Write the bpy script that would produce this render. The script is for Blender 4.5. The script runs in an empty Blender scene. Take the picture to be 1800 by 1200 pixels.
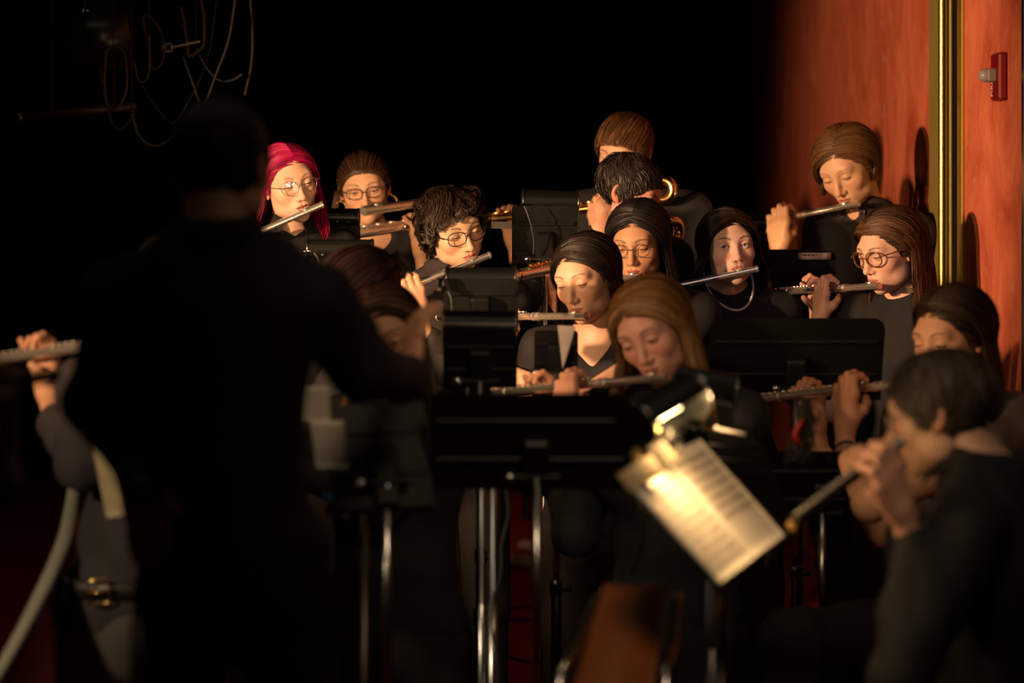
import bpy, math, random
import numpy as np
from mathutils import Vector, Matrix
rng = np.random.default_rng(7)
random.seed(7)
SC = bpy.context.scene
COL = SC.collection
F = 4250.0            # focal length in pixels of the 1800 px wide frame
HZ, CAMZ = 300.0, 1.70

def W(px, py, d):
    """world point seen at pixel (px,py) standing at distance d"""
    return np.array([(px-900.0)/F*d, d, CAMZ-(py-HZ)/F*d])

# ---------------------------------------------------------------- camera
cam_d = bpy.data.cameras.new('camera'); cam = bpy.data.objects.new('camera', cam_d)
COL.objects.link(cam); SC.camera = cam
cam.location = (0, 0, CAMZ); cam.rotation_euler = (math.pi/2, 0, 0)
cam_d.lens = 85; cam_d.sensor_width = 36; cam_d.shift_y = -300/1800.0
cam_d.clip_start = 0.05; cam_d.clip_end = 100
cam_d.dof.use_dof = True; cam_d.dof.focus_distance = 6.75; cam_d.dof.aperture_fstop = 2.0
# ---------------------------------------------------------------- world
wd = bpy.data.worlds.new('world'); SC.world = wd; wd.use_nodes = True
wd.node_tree.nodes['Background'].inputs[0].default_value = (0.55, 0.75, 0.8, 1)
wd.node_tree.nodes['Background'].inputs[1].default_value = 0.0022
SC.view_settings.view_transform = 'Standard'; SC.view_settings.look = 'None'
SC.view_settings.exposure = 0.0; SC.view_settings.gamma = 1.0; SC.view_settings.use_curve_mapping = False

def aim(o, target):
    o.rotation_euler = (Vector(target)-o.location).to_track_quat('-Z', 'Y').to_euler()

def spot(name, loc, target, power, color, size_deg, blend=0.5, radius=0.05):
    l = bpy.data.lights.new(name, 'SPOT'); l.energy = power; l.color = color
    l.spot_size = math.radians(size_deg); l.spot_blend = blend; l.shadow_soft_size = radius
    o = bpy.data.objects.new(name, l); COL.objects.link(o); o.location = loc; aim(o, target); return o

# stage light standing off to the left, warm: the key of the whole picture
spot('stage_spotlight', (-2.7, 3.9, 1.98), (1.3, 8.15, 1.66), 1200, (1.0, 0.56, 0.29), 38, 0.72, 0.06)
# unseen fill spot added beside it, aimed at the middle of the group
spot('middle_fill_spot', (-2.2, 3.35, 2.0), (0.45, 6.75, 1.5), 230, (1.0, 0.58, 0.31), 38, 0.6, 0.06)
# narrow fill spot, added to brighten the players at the right front edge
spot('right_fill_spot', (-2.6, 3.45, 1.7), (.90, 5.45, 1.24), 420, (1.0, 0.58, 0.28), 10, 0.6, 0.06)
# added dim fill spots: over the front of the players, on the far floor, on the left front
spot('front_fill_spot', (0.3, 2.9, 2.5), (0.3, 5.4, 0.55), 42, (1.0, 0.68, 0.42), 58, 0.8, 0.25)  # added to lift the dark laps, chair and floor
spot('floor_fill_spot', (-2.6, 9.2, 2.6), (0.1, 11.6, 0.0), 60, (1.0, 0.5, 0.22), 30, 0.6, 0.1)  # added to brighten the red floor at the back
spot('left_fill_spot', (-1.9, 3.0, 1.9), (-0.80, 4.75, 0.75), 110, (1.0, 0.74, 0.46), 34, 0.7, 0.08)  # added fill for the grey trousers and the partition
spot('left_edge_fill_spot', (-2.4, 4.4, 1.9), (-0.76, 3.62, 1.36), 40, (1.0, 0.6, 0.3), 9, 0.6, 0.05)  # added to light the hand at the left edge
# long dim area light, unseen, added above the front for sheen on the metal
bl_ = bpy.data.lights.new('sheen_fill_area', 'AREA'); bl_.shape = 'RECTANGLE'; bl_.size = 4.4; bl_.size_y = 0.3; bl_.energy = 5.5; bl_.color = (1.0, 0.80, 0.55)
bo_ = bpy.data.objects.new('sheen_fill_area', bl_); COL.objects.link(bo_); bo_.location = (-0.2, 4.3, 3.3); aim(bo_, (-0.1, 6.3, 1.5))
# cool violet stage lamp high on the right side
spot('violet_stage_lamp', (1.15, 3.0, 3.3), (0.86, 6.45, 1.46), 26, (0.62, 0.5, 1.0), 12, 0.6, 0.08)

# ---------------------------------------------------------------- materials
def nmat(name): 
    m = bpy.data.materials.new(name); m.use_nodes = True
    return m, m.node_tree.nodes, m.node_tree.links, m.node_tree.nodes['Principled BSDF']

def plain(name, col, rough=0.5, metal=0.0, noise=0.0, scale=40, bump=0.0, spec=0.5, coat=0.0, emit=None, estr=0):
    m, N, L, P = nmat(name)
    P.inputs['Base Color'].default_value = (*col, 1); P.inputs['Roughness'].default_value = rough
    P.inputs['Metallic'].default_value = metal; P.inputs['Specular IOR Level'].default_value = spec
    P.inputs['Coat Weight'].default_value = coat
    if emit: P.inputs['Emission Color'].default_value = (*emit, 1); P.inputs['Emission Strength'].default_value = estr
    if noise or bump:
        tc = N.new('ShaderNodeTexCoord'); nz = N.new('ShaderNodeTexNoise'); nz.inputs['Scale'].default_value = scale
        nz.inputs['Detail'].default_value = 4
        L.new(tc.outputs['Object'], nz.inputs['Vector'])
        if noise:
            mx = N.new('ShaderNodeMixRGB'); mx.blend_type = 'MIX'
            mx.inputs[1].default_value = (*[c*(1-noise) for c in col], 1); mx.inputs[2].default_value = (*[min(1, c*(1+noise)) for c in col], 1)
            L.new(nz.outputs['Fac'], mx.inputs[0]); L.new(mx.outputs[0], P.inputs['Base Color'])
        if bump:
            b = N.new('ShaderNodeBump'); b.inputs['Strength'].default_value = bump; b.inputs['Distance'].default_value = 0.004
            L.new(nz.outputs['Fac'], b.inputs['Height']); L.new(b.outputs[0], P.inputs['Normal'])
    return m

def attr_mat(name, rough, spec=0.4, sss=0.0, noise_bump=0.0, scale=300, sheen=0):
    m, N, L, P = nmat(name)
    a = N.new('ShaderNodeAttribute'); a.attribute_name = 'Col'
    L.new(a.outputs['Color'], P.inputs['Base Color'])
    P.inputs['Roughness'].default_value = rough; P.inputs['Specular IOR Level'].default_value = spec
    if sss:
        P.inputs['Subsurface Weight'].default_value = sss; P.inputs['Subsurface Radius'].default_value = (1, .35, .2)
        P.inputs['Subsurface Scale'].default_value = 0.006
    if noise_bump:
        tc = N.new('ShaderNodeTexCoord'); nz = N.new('ShaderNodeTexNoise'); nz.inputs['Scale'].default_value = scale
        b = N.new('ShaderNodeBump'); b.inputs['Strength'].default_value = noise_bump; b.inputs['Distance'].default_value = 0.001
        L.new(tc.outputs['Object'], nz.inputs['Vector']); L.new(nz.outputs['Fac'], b.inputs['Height']); L.new(b.outputs[0], P.inputs['Normal'])
    return m

M = {}
M['skin'] = attr_mat('skin', 0.48, 0.35, 0.12, 0.25, 500)
M['eye'] = attr_mat('eye', 0.12, 0.6)
M['hair'] = attr_mat('hair', 0.5, 0.35)
M['silver'] = plain('polished_silver', (0.90, 0.86, 0.80), 0.24, 0.9, bump=0.02, scale=60)
M['gold'] = plain('gold_brass', (0.85, 0.56, 0.20), 0.2, 1.0)
M['rose'] = plain('rose_gold', (0.88, 0.58, 0.44), 0.22, 1.0)
M['darkmetal'] = plain('dark_metal', (0.06, 0.055, 0.05), 0.3, 1.0)
M['blackwood'] = plain('black_wood', (0.012, 0.008, 0.006), 0.5, spec=.2)
M['chrome'] = plain('chrome', (0.55, 0.56, 0.56), 0.22, 1.0)
M['enamel'] = plain('black_enamel', (0.006, 0.0066, 0.0062), 0.45, 0, bump=0.1, scale=200, spec=.3)
M['hood'] = plain('lamp_black', (0.007, 0.0078, 0.0072), 0.3, 0, bump=0.03, scale=90, spec=.4)
M['rubber'] = plain('rubber', (0.01, 0.01, 0.01), 0.6)
M['cable'] = plain('cable_sheath', (0.03, 0.03, 0.03), 0.35)
M['shirt'] = plain('black_shirt', (0.010, 0.0098, 0.012), 0.78, noise=0.2, scale=60, bump=0.25, spec=0.3)
M['satin'] = plain('black_satin', (0.050, 0.040, 0.038), 0.42, noise=0.2, scale=30, bump=0.15, spec=0.4)
M['grey_shirt'] = plain('charcoal_shirt', (0.035, 0.03, 0.032), 0.8, noise=0.2, scale=60, bump=0.3, spec=0.2)
M['trouser'] = plain('dark_trousers', (0.016, 0.014, 0.013), 0.85, noise=0.2, scale=80, bump=0.2, spec=0.2)
M['grey_trouser'] = plain('grey_trousers', (0.075, 0.065, 0.055), 0.9, noise=0.15, scale=120, bump=0.2, spec=0.2)
M['shoe'] = plain('black_shoe', (0.012, 0.01, 0.01), 0.3)
M['leather'] = plain('black_leather', (0.02, 0.018, 0.016), 0.35, bump=0.2, scale=150)
M['pearl'] = plain('pearl', (0.62, 0.60, 0.58), 0.22, 0, coat=0.6)
M['paper'] = plain('paper', (0.72, 0.66, 0.56), 0.85, noise=0.04, scale=20, bump=0.1)
M['paper_grey'] = plain('paper_grey', (0.42, 0.36, 0.35), 0.85, noise=0.04, scale=20, bump=0.3)
M['tan_card'] = plain('tan_card', (0.35, 0.28, 0.16), 0.8, noise=0.1, scale=30)
M['ink'] = plain('ink', (0.045, 0.03, 0.025), 0.7)
M['lens'] = None
def lens_mat():
    m, N, L, P = nmat('spectacle_glass')
    P.inputs['Base Color'].default_value = (1, 1, 1, 1); P.inputs['Roughness'].default_value = 0.02
    P.inputs['Transmission Weight'].default_value = 1; P.inputs['IOR'].default_value = 1.0
    g = N.new('ShaderNodeBsdfGlossy'); g.inputs['Color'].default_value = (0.75, 0.7, 1, 1); g.inputs['Roughness'].default_value = 0.08
    t = N.new('ShaderNodeBsdfTransparent'); mx = N.new('ShaderNodeMixShader'); mx.inputs[0].default_value = 0.10
    L.new(t.outputs[0], mx.inputs[1]); L.new(g.outputs[0], mx.inputs[2])
    L.new(mx.outputs[0], N['Material Output'].inputs[0])
    return m
M['lens'] = lens_mat()
M['frame_black'] = plain('black_spectacle_frame', (0.012, 0.012, 0.015), 0.25)
M['frame_tort'] = plain('tortoiseshell', (0.16, 0.07, 0.02), 0.2, noise=0.9, scale=160, coat=0.5)
M['frame_wire'] = plain('wire_frame', (0.35, 0.30, 0.27), 0.3, 0.8)
M['bulb'] = plain('lamp_tube', (1, .9, .7), 0.4, emit=(1.0, 0.72, 0.36), estr=30)
M['reflector'] = plain('lamp_inside', (0.8, 0.62, 0.35), 0.4, 0.3)
M['wood'] = None

# ---------------------------------------------------------------- mesh helpers
def mesh_obj(name, V, polys, mats, parent=None, smooth=True, cols=None, midx=None, loc=None):
    """polys: (n,4) or (n,3) int array, or list of such arrays"""
    me = bpy.data.meshes.new(name)
    V = np.asarray(V, np.float32)
    if loc is not None: V = V-np.asarray(loc, np.float32)
    if isinstance(polys, np.ndarray): polys = [polys]
    polys = [np.asarray(p, np.int32) for p in polys if len(p)]
    lt = np.concatenate([np.full(len(p), p.shape[1], np.int32) for p in polys])
    lv = np.concatenate([p.ravel() for p in polys])
    me.vertices.add(len(V)); me.vertices.foreach_set('co', V.ravel())
    me.loops.add(len(lv)); me.loops.foreach_set('vertex_index', lv)
    me.polygons.add(len(lt)); ls = np.concatenate([[0], np.cumsum(lt)[:-1]]).astype(np.int32)
    me.polygons.foreach_set('loop_start', ls); me.polygons.foreach_set('loop_total', lt)
    if midx is not None: me.polygons.foreach_set('material_index', np.asarray(midx, np.int32))
    me.update(calc_edges=True)
    me.polygons.foreach_set('use_smooth', np.full(len(lt), smooth))
    if cols is not None:
        a = me.color_attributes.new('Col', 'FLOAT_COLOR', 'POINT')
        c = np.ones((len(V), 4), np.float32); c[:, :3] = cols; a.data.foreach_set('color', c.ravel())
    for m in (mats if isinstance(mats, (list, tuple)) else [mats]): me.materials.append(m)
    me.validate()
    o = bpy.data.objects.new(name, me); COL.objects.link(o)
    if loc is not None: o.location = [float(x) for x in loc]
    if parent is not None:
        o.parent = parent
        if loc is None: o.location = -parent.location if not parent.parent else o.location
    return o

def put(o, parent):
    """parent o without moving it (parents are never rotated here)"""
    o.parent = parent; p = parent; s = Vector((0, 0, 0))
    while p: s += p.location; p = p.parent
    o.location = o.location - s
    return o

class MB:
    """collects simple closed shapes into ONE mesh"""
    def __init__(s): s.V = []; s.Q = []; s.T = []; s.n = 0
    def add(s, V, Q=None, T=None):
        V = np.asarray(V, float).reshape(-1, 3); s.V.append(V)
        if Q is not None and len(Q): s.Q.append(np.asarray(Q, int)+s.n)
        if T is not None and len(T): s.T.append(np.asarray(T, int)+s.n)
        s.n += len(V); return s
    def tube(s, pts, r, n=10, caps=True, closed=False):
        pts = np.asarray(pts, float); k = len(pts); r = np.broadcast_to(np.asarray(r, float), (k,))
        if closed: tan = np.roll(pts, -1, 0)-np.roll(pts, 1, 0)
        else: tan = np.gradient(pts, axis=0)
        tan = tan/(np.linalg.norm(tan, axis=1, keepdims=True)+1e-12)
        u = np.cross(tan[0], [0, 0, 1.0]); 
        if np.linalg.norm(u) < 0.1: u = np.cross(tan[0], [0, 1.0, 0])
        u /= np.linalg.norm(u); a = np.arange(n)/n*2*math.pi; R = []
        for i in range(k):
            u = u-tan[i]*np.dot(u, tan[i]); u /= np.linalg.norm(u)+1e-12; v = np.cross(tan[i], u)
            R.append(pts[i]+r[i]*(np.cos(a)[:, None]*u+np.sin(a)[:, None]*v))
        V = np.concatenate(R); Q = []
        for i in range(k if closed else k-1):
            j = (i+1) % k
            for q in range(n): Q.append((i*n+q, i*n+(q+1) % n, j*n+(q+1) % n, j*n+q))
        T = []
        if caps and not closed:
            V = np.vstack([V, pts[0], pts[-1]]); c0, c1 = k*n, k*n+1
            for q in range(n):
                T.append((c0, (q+1) % n, q)); T.append((c1, (k-1)*n+q, (k-1)*n+(q+1) % n))
        return s.add(V, Q, T)
    def box(s, c, size, R=None, bev=0.0):
        c = np.asarray(c, float); h = np.asarray(size, float)/2; b = min(bev, h.min()*0.9)
        if b <= 0:
            P = np.array([[x, y, z] for x in (-1, 1) for y in (-1, 1) for z in (-1, 1)])*h
            Q = [(0, 1, 3, 2), (4, 6, 7, 5), (0, 4, 5, 1), (2, 3, 7, 6), (0, 2, 6, 4), (1, 5, 7, 3)]
            if R is not None: P = P@np.asarray(R).T
            return s.add(P+c, Q)
        P = []; Q = []; T = []
        idx = {}
        for sx in (-1, 1):
            for sy in (-1, 1):
                for sz in (-1, 1):
                    for ax in range(3):
                        p = np.array([sx, sy, sz])*h
                        for k in range(3):
                            if k != ax: p[k] -= (sx, sy, sz)[k]*b
                        idx[(sx, sy, sz, ax)] = len(P); P.append(p)
                    T.append((idx[(sx, sy, sz, 0)], idx[(sx, sy, sz, 1)], idx[(sx, sy, sz, 2)]) if sx*sy*sz > 0 else (idx[(sx, sy, sz, 0)], idx[(sx, sy, sz, 2)], idx[(sx, sy, sz, 1)]))
        def k_(s3, ax): return idx[(s3[0], s3[1], s3[2], ax)]
        for ax in range(3):
            o1, o2 = (ax+1) % 3, (ax+2) % 3
            for sg in (-1, 1):
                q = []
                for a, bb in ((-1, -1), (1, -1), (1, 1), (-1, 1)):
                    t = [0, 0, 0]; t[ax] = sg; t[o1] = a; t[o2] = bb; q.append(k_(t, ax))
                Q.append(q if sg > 0 else q[::-1])
        for ax in range(3):
            o1, o2 = (ax+1) % 3, (ax+2) % 3
            for a in (-1, 1):
                for bb in (-1, 1):
                    t0 = [0, 0, 0]; t1 = [0, 0, 0]; t0[ax] = -1; t1[ax] = 1
                    for t in (t0, t1): t[o1] = a; t[o2] = bb
                    q = [k_(t0, o1), k_(t1, o1), k_(t1, o2), k_(t0, o2)]
                    Q.append(q if a*bb > 0 else q[::-1])
        P = np.array(P)
        if R is not None: P = P@np.asarray(R).T
        return s.add(P+c, Q, T)
    def ball(s, c, r, n=12, m=8):
        c = np.asarray(c, float); r = np.broadcast_to(np.asarray(r, float), (3,)); V = []; Q = []; T = []
        for i in range(1, m):
            for j in range(n):
                t = math.pi*i/m; p = 2*math.pi*j/n
                V.append((math.sin(t)*math.cos(p), math.sin(t)*math.sin(p), math.cos(t)))
        V += [(0, 0, 1), (0, 0, -1)]; a, b = len(V)-2, len(V)-1
        for i in range(m-2):
            for j in range(n): Q.append((i*n+j, (i+1)*n+j, (i+1)*n+(j+1) % n, i*n+(j+1) % n))
        for j in range(n): T.append((a, j, (j+1) % n)); T.append((b, (m-2)*n+(j+1) % n, (m-2)*n+j))
        return s.add(np.array(V)*r+c, Q, T)
    def disc(s, c, axis, r, th, n=16):
        c = np.asarray(c, float); a = np.asarray(axis, float); a /= np.linalg.norm(a)
        return s.tube([c-a*th/2, c-a*th/2*0.98, c+a*th/2*0.98, c+a*th/2], [r*0.9, r, r, r*0.9], n)
    def xf(s, R, t):
        s.V = [v@np.asarray(R).T+np.asarray(t) for v in s.V]; return s
    def build(s, name, mat, parent=None, smooth=True, loc=None, cols=None):
        V = np.concatenate(s.V); P = []
        if s.Q: P.append(np.concatenate(s.Q))
        if s.T: P.append(np.concatenate(s.T))
        c = None if cols is None else np.tile(np.asarray(cols), (len(V), 1))
        o = mesh_obj(name, V, P, mat, None, smooth, c, loc=loc)
        if smooth == 'auto' or smooth is True:
            pass
        if parent is not None: put(o, parent)
        return o

def autosmooth(o, deg=40):
    me = o.data
    try: me.set_sharp_from_angle(angle=math.radians(deg))
    except Exception: pass
    return o

def tag(o, label=None, cat=None, group=None, kind=None):
    if label: o['label'] = label
    if cat: o['category'] = cat
    if group: o['group'] = group
    if kind: o['kind'] = kind
    return o
def thing(name, loc, label, cat, group=None):
    o = bpy.data.objects.new(name, None); COL.objects.link(o); o.location = [float(x) for x in loc]
    o.empty_display_size = 0.1
    return tag(o, label, cat, group)
def bez(p0, p1, p2, p3, n=16):
    t = np.linspace(0, 1, n)[:, None]; p0, p1, p2, p3 = map(lambda q: np.asarray(q, float), (p0, p1, p2, p3))
    return (1-t)**3*p0+3*(1-t)**2*t*p1+3*(1-t)*t*t*p2+t**3*p3
def spline(P, n=40):
    P = np.asarray(P, float); k = len(P); t = np.linspace(0, k-1, n); out = []
    for q in t:
        i = min(int(q), k-2); f = q-i
        p0 = P[max(i-1, 0)]; p1 = P[i]; p2 = P[i+1]; p3 = P[min(i+2, k-1)]
        out.append(0.5*((2*p1)+(-p0+p2)*f+(2*p0-5*p1+4*p2-p3)*f*f+(-p0+3*p1-3*p2+p3)*f**3))
    return np.array(out)
def unit(v): v = np.asarray(v, float); return v/(np.linalg.norm(v)+1e-12)
def rx(d): a = math.radians(d); c, s = math.cos(a), math.sin(a); return np.array([[1, 0, 0], [0, c, -s], [0, s, c]])
def ry(d): a = math.radians(d); c, s = math.cos(a), math.sin(a); return np.array([[c, 0, s], [0, 1, 0], [-s, 0, c]])
def rz(d): a = math.radians(d); c, s = math.cos(a), math.sin(a); return np.array([[c, -s, 0], [s, c, 0], [0, 0, 1]])

# ---------------------------------------------------------------- distance fields
def sd_cone(p, a, b, ra, rb):
    a = np.asarray(a, np.float32); b = np.asarray(b, np.float32); ab = b-a
    t = np.clip(((p-a)@ab)/(ab@ab+1e-9), 0, 1)
    return np.linalg.norm(p-a-t[..., None]*ab, axis=-1)-(ra+(rb-ra)*t)
def sd_ell(p, c, r, R=None):
    q = p-np.asarray(c, np.float32)
    if R is not None: q = q@np.asarray(R, np.float32)
    r = np.asarray(r, np.float32); k0 = np.linalg.norm(q/r, axis=-1); k1 = np.linalg.norm(q/(r*r), axis=-1)
    return np.where(k0 < 1e-4, -r.min(), k0*(k0-1)/(k1+1e-9))
def smin(a, b, k):
    h = np.maximum(k-np.abs(a-b), 0)/k; return np.minimum(a, b)-h*h*k*0.25
def smax(a, b, k): return -smin(-a, -b, k)

class Field:
    """distance field of cones and ellipsoids on a grid -> smooth quad mesh"""
    def __init__(s): s.pr = []
    def cone(s, a, b, ra, rb, k=0.03): s.pr.append(('c', np.asarray(a, float), np.asarray(b, float), ra, rb, k)); return s
    def ell(s, c, r, R=None, k=0.03): s.pr.append(('e', np.asarray(c, float), np.asarray(r, float), R, None, k)); return s
    def cutcone(s, a, b, ra, rb, k=0.01): s.pr.append(('-c', np.asarray(a, float), np.asarray(b, float), ra, rb, k)); return s
    def cutell(s, c, r, R=None, k=0.01): s.pr.append(('-e', np.asarray(c, float), np.asarray(r, float), R, None, k)); return s
    def bounds(s, q):
        if q[0][-1] == 'c':
            m = max(q[3], q[4]); return np.minimum(q[1], q[2])-m, np.maximum(q[1], q[2])+m
        m = np.max(q[2]); return q[1]-m, q[1]+m
    def mesh(s, h):
        lo = np.min([s.bounds(q)[0] for q in s.pr if q[0][0] != '-'], 0)-3*h
        hi = np.max([s.bounds(q)[1] for q in s.pr if q[0][0] != '-'], 0)+3*h
        n = np.ceil((hi-lo)/h).astype(int)+1
        f = np.full(n, 1.0, np.float32)
        ax = [(lo[i]+np.arange(n[i])*h).astype(np.float32) for i in range(3)]
        for q in s.pr:
            b0, b1 = s.bounds(q); k = q[5]; mg = k+3*h
            i0 = np.clip(np.floor((b0-mg-lo)/h).astype(int), 0, n-1); i1 = np.clip(np.ceil((b1+mg-lo)/h).astype(int)+1, 1, n)
            if np.any(i1 <= i0): continue
            sl = tuple(slice(a, b) for a, b in zip(i0, i1))
            P = np.stack(np.meshgrid(*[ax[i][sl[i]] for i in range(3)], indexing='ij'), -1)
            d = sd_cone(P, q[1], q[2], q[3], q[4]) if q[0][-1] == 'c' else sd_ell(P, q[1], q[2], q[3])
            f[sl] = smax(f[sl], -d, k) if q[0][0] == '-' else smin(f[sl], d, k)
        return snet(f, lo, h)

def snet(f, o, h):
    s = f < 0
    c = [s[i:s.shape[0]-1+i, j:s.shape[1]-1+j, k:s.shape[2]-1+k] for i in (0, 1) for j in (0, 1) for k in (0, 1)]
    cnt = sum(x.astype(np.int8) for x in c); act = (cnt > 0) & (cnt < 8)
    idx = np.argwhere(act); num = -np.ones(act.shape, np.int64); num[act] = np.arange(len(idx))
    off = np.array([(i, j, k) for i in (0, 1) for j in (0, 1) for k in (0, 1)])
    vals = np.stack([f[idx[:, 0]+a, idx[:, 1]+b, idx[:, 2]+d] for a, b, d in off], 1)
    acc = np.zeros((len(idx), 3)); w = np.zeros(len(idx))
    for a in range(8):
        for b in range(a+1, 8):
            if np.abs(off[a]-off[b]).sum() != 1: continue
            va, vb = vals[:, a], vals[:, b]; m = (va < 0) != (vb < 0)
            t = np.where(m, va/(va-vb+1e-20), 0)
            p = off[a]+(off[b]-off[a])*t[:, None]; acc += p*m[:, None]; w += m
    V = (idx+acc/w[:, None])*h+o
    Q = []
    for ax in range(3):
        a1, a2 = (ax+1) % 3, (ax+2) % 3
        sa = np.take(s, range(0, s.shape[ax]-1), ax); sb = np.take(s, range(1, s.shape[ax]), ax)
        e = np.argwhere(sa != sb); e = e[(e[:, a1] > 0) & (e[:, a2] > 0) & (e[:, a1] < s.shape[a1]-1) & (e[:, a2] < s.shape[a2]-1)]
        ins = sa[e[:, 0], e[:, 1], e[:, 2]]
        def g(d1, d2):
            q = e.copy(); q[:, a1] += d1; q[:, a2] += d2; return num[q[:, 0], q[:, 1], q[:, 2]]
        quad = np.stack([g(-1, -1), g(0, -1), g(0, 0), g(-1, 0)], 1)
        quad[~ins] = quad[~ins][:, ::-1]; Q.append(quad)
    return V, np.concatenate(Q)

def vnormals(V, Q):
    a = V[Q[:, 2]]-V[Q[:, 0]]; b = V[Q[:, 3]]-V[Q[:, 1]]; n = np.cross(a, b); N = np.zeros_like(V)
    for i in range(4): np.add.at(N, Q[:, i], n)
    return N/(np.linalg.norm(N, axis=1, keepdims=True)+1e-12)
def wob(P, freq, seed, octs=3):
    r = np.random.default_rng(seed); out = np.zeros(len(P)); q = P.copy()
    for o in range(octs):
        for _ in range(4):
            d = unit(r.normal(size=3)); ph = r.uniform(0, 6.28)
            out += np.sin(q@d*freq+ph+1.7*np.sin(q@unit(r.normal(size=3))*freq*0.5+r.uniform(0, 6)))/(4*1.7**o)
        freq *= 1.9
    return out
# ================================================================ heads
EYX, EYY, EYZ = 0.0315, -0.0735, 0.002
def head_sdf(p, g):
    """g: dict of face proportions"""
    w = g['w']; j = g['jaw']
    f = sd_ell(p, (0, .016, .022), (.0765*w, .097, .083))
    f = smin(f, sd_ell(p, (0, -.026, -.022), (.0615*w, .060, .088)), .03)
    f = smin(f, sd_ell(p, (0, -.030, -.074), (.046*w*j, .050, .036)), .025)
    f = smin(f, sd_ell(p, (0, -.068, -.098), (.020*j, .017, .016)), .022)
    for s in (-1, 1):
        f = smin(f, sd_ell(p, (s*.041*w, -.054, -.026), (.022, .022, .022)), .022)
        f = smin(f, sd_ell(p, (s*.050*w*j, -.008, -.066), (.014, .03, .024)), .025)
    f = smin(f, sd_cone(p, (-.036, -.070, .021), (.036, -.070, .021), .0125, .0125), .022)
    for s in (-1, 1):
        f = smax(f, -sd_ell(p, (s*.031, -.101, .001), (.020, .021, .0150)), .014)
        f = smin(f, sd_ell(p, (s*EYX, EYY, EYZ), (.0142, .0142, .0135)), .004)
    n = g['nose']
    f = smin(f, sd_cone(p, (0, -.080, .014), (0, -.083-.021*n, -.032), .0068, .0095), .012)
    f = smin(f, sd_ell(p, (0, -.086-.022*n, -.0365), (.0092, .0092, .0080)), .008)
    for s in (-1, 1):
        f = smin(f, sd_ell(p, (s*.0115, -.081-.012*n, -.040), (.0068, .0095, .0062)), .006)
        f = smax(f, -sd_ell(p, (s*.0062, -.084-.016*n, -.0465), (.0034, .005, .003)), .002)
    f = smin(f, sd_ell(p, (0, -.070, -.064), (.028, .0215, .024)), .016)
    f = smax(f, -sd_cone(p, (0, -.0975, -.047), (0, -.0955, -.056), .0022, .0032), .006)
    # lips
    for s in (-1, 1):
        f = smin(f, sd_cone(p, (s*.005, -.0898, -.0625), (s*.0215, -.0800, -.0665), .0045, .0022), .004)
        f = smin(f, sd_cone(p, (0, -.0892, -.0725), (s*.0190, -.0805, -.0690), .0055, .0022), .005)
        f = smax(f, -sd_cone(p, (0, -.0962, -.0672), (s*.0215, -.0868, -.0677), .0013, .0010), .0022)
    f = smax(f, -sd_ell(p, (0, -.094, -.083), (.016, .006, .0045)), .008)
    return f
OC = np.array([0, -.012, -.012], np.float32)
def cast(dirs, fn, r0=.16, it=34):
    r = np.full(len(dirs), r0, np.float32)
    for _ in range(it):
        r -= np.clip(fn(OC+dirs*r[:, None]), -.02, .05)*0.75
    return r
def skull_fn(p): 
    f = sd_ell(p, (0, .016, .022), (.0775, .098, .084))
    f = smin(f, sd_ell(p, (0, -.022, -.022), (.0635, .060, .088)), .03)
    return smin(f, sd_ell(p, (0, -.028, -.068), (.05, .05, .040)), .025)
def skull_pts(d, off):
    """points over the skull along directions d (…,3), lifted by off"""
    sh = d.shape; q = d.reshape(-1, 3); q = (q/np.linalg.norm(q, axis=1, keepdims=True)).astype(np.float32)
    r = cast(q, skull_fn); P = OC+q*(r+np.broadcast_to(off, sh[:-1]).reshape(-1))[:, None]
    return P.reshape(sh)

def ear_mesh():
    f = Field()
    f.ell((0, 0, 0), (.009, .017, .029), k=.004)
    f.cutell((.0075, -.002, .003), (.0075, .0095, .017), k=.004)
    f.ell((.001, -.006, -.024), (.0055, .0085, .0085), k=.006)
    f.cutell((.011, -.006, -.006), (.006, .006, .007), k=.003)
    f.ell((-.002, -.008, -.006), (.006, .006, .010), k=.004)
    return f.mesh(.0026)
EAR = ear_mesh()

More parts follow.
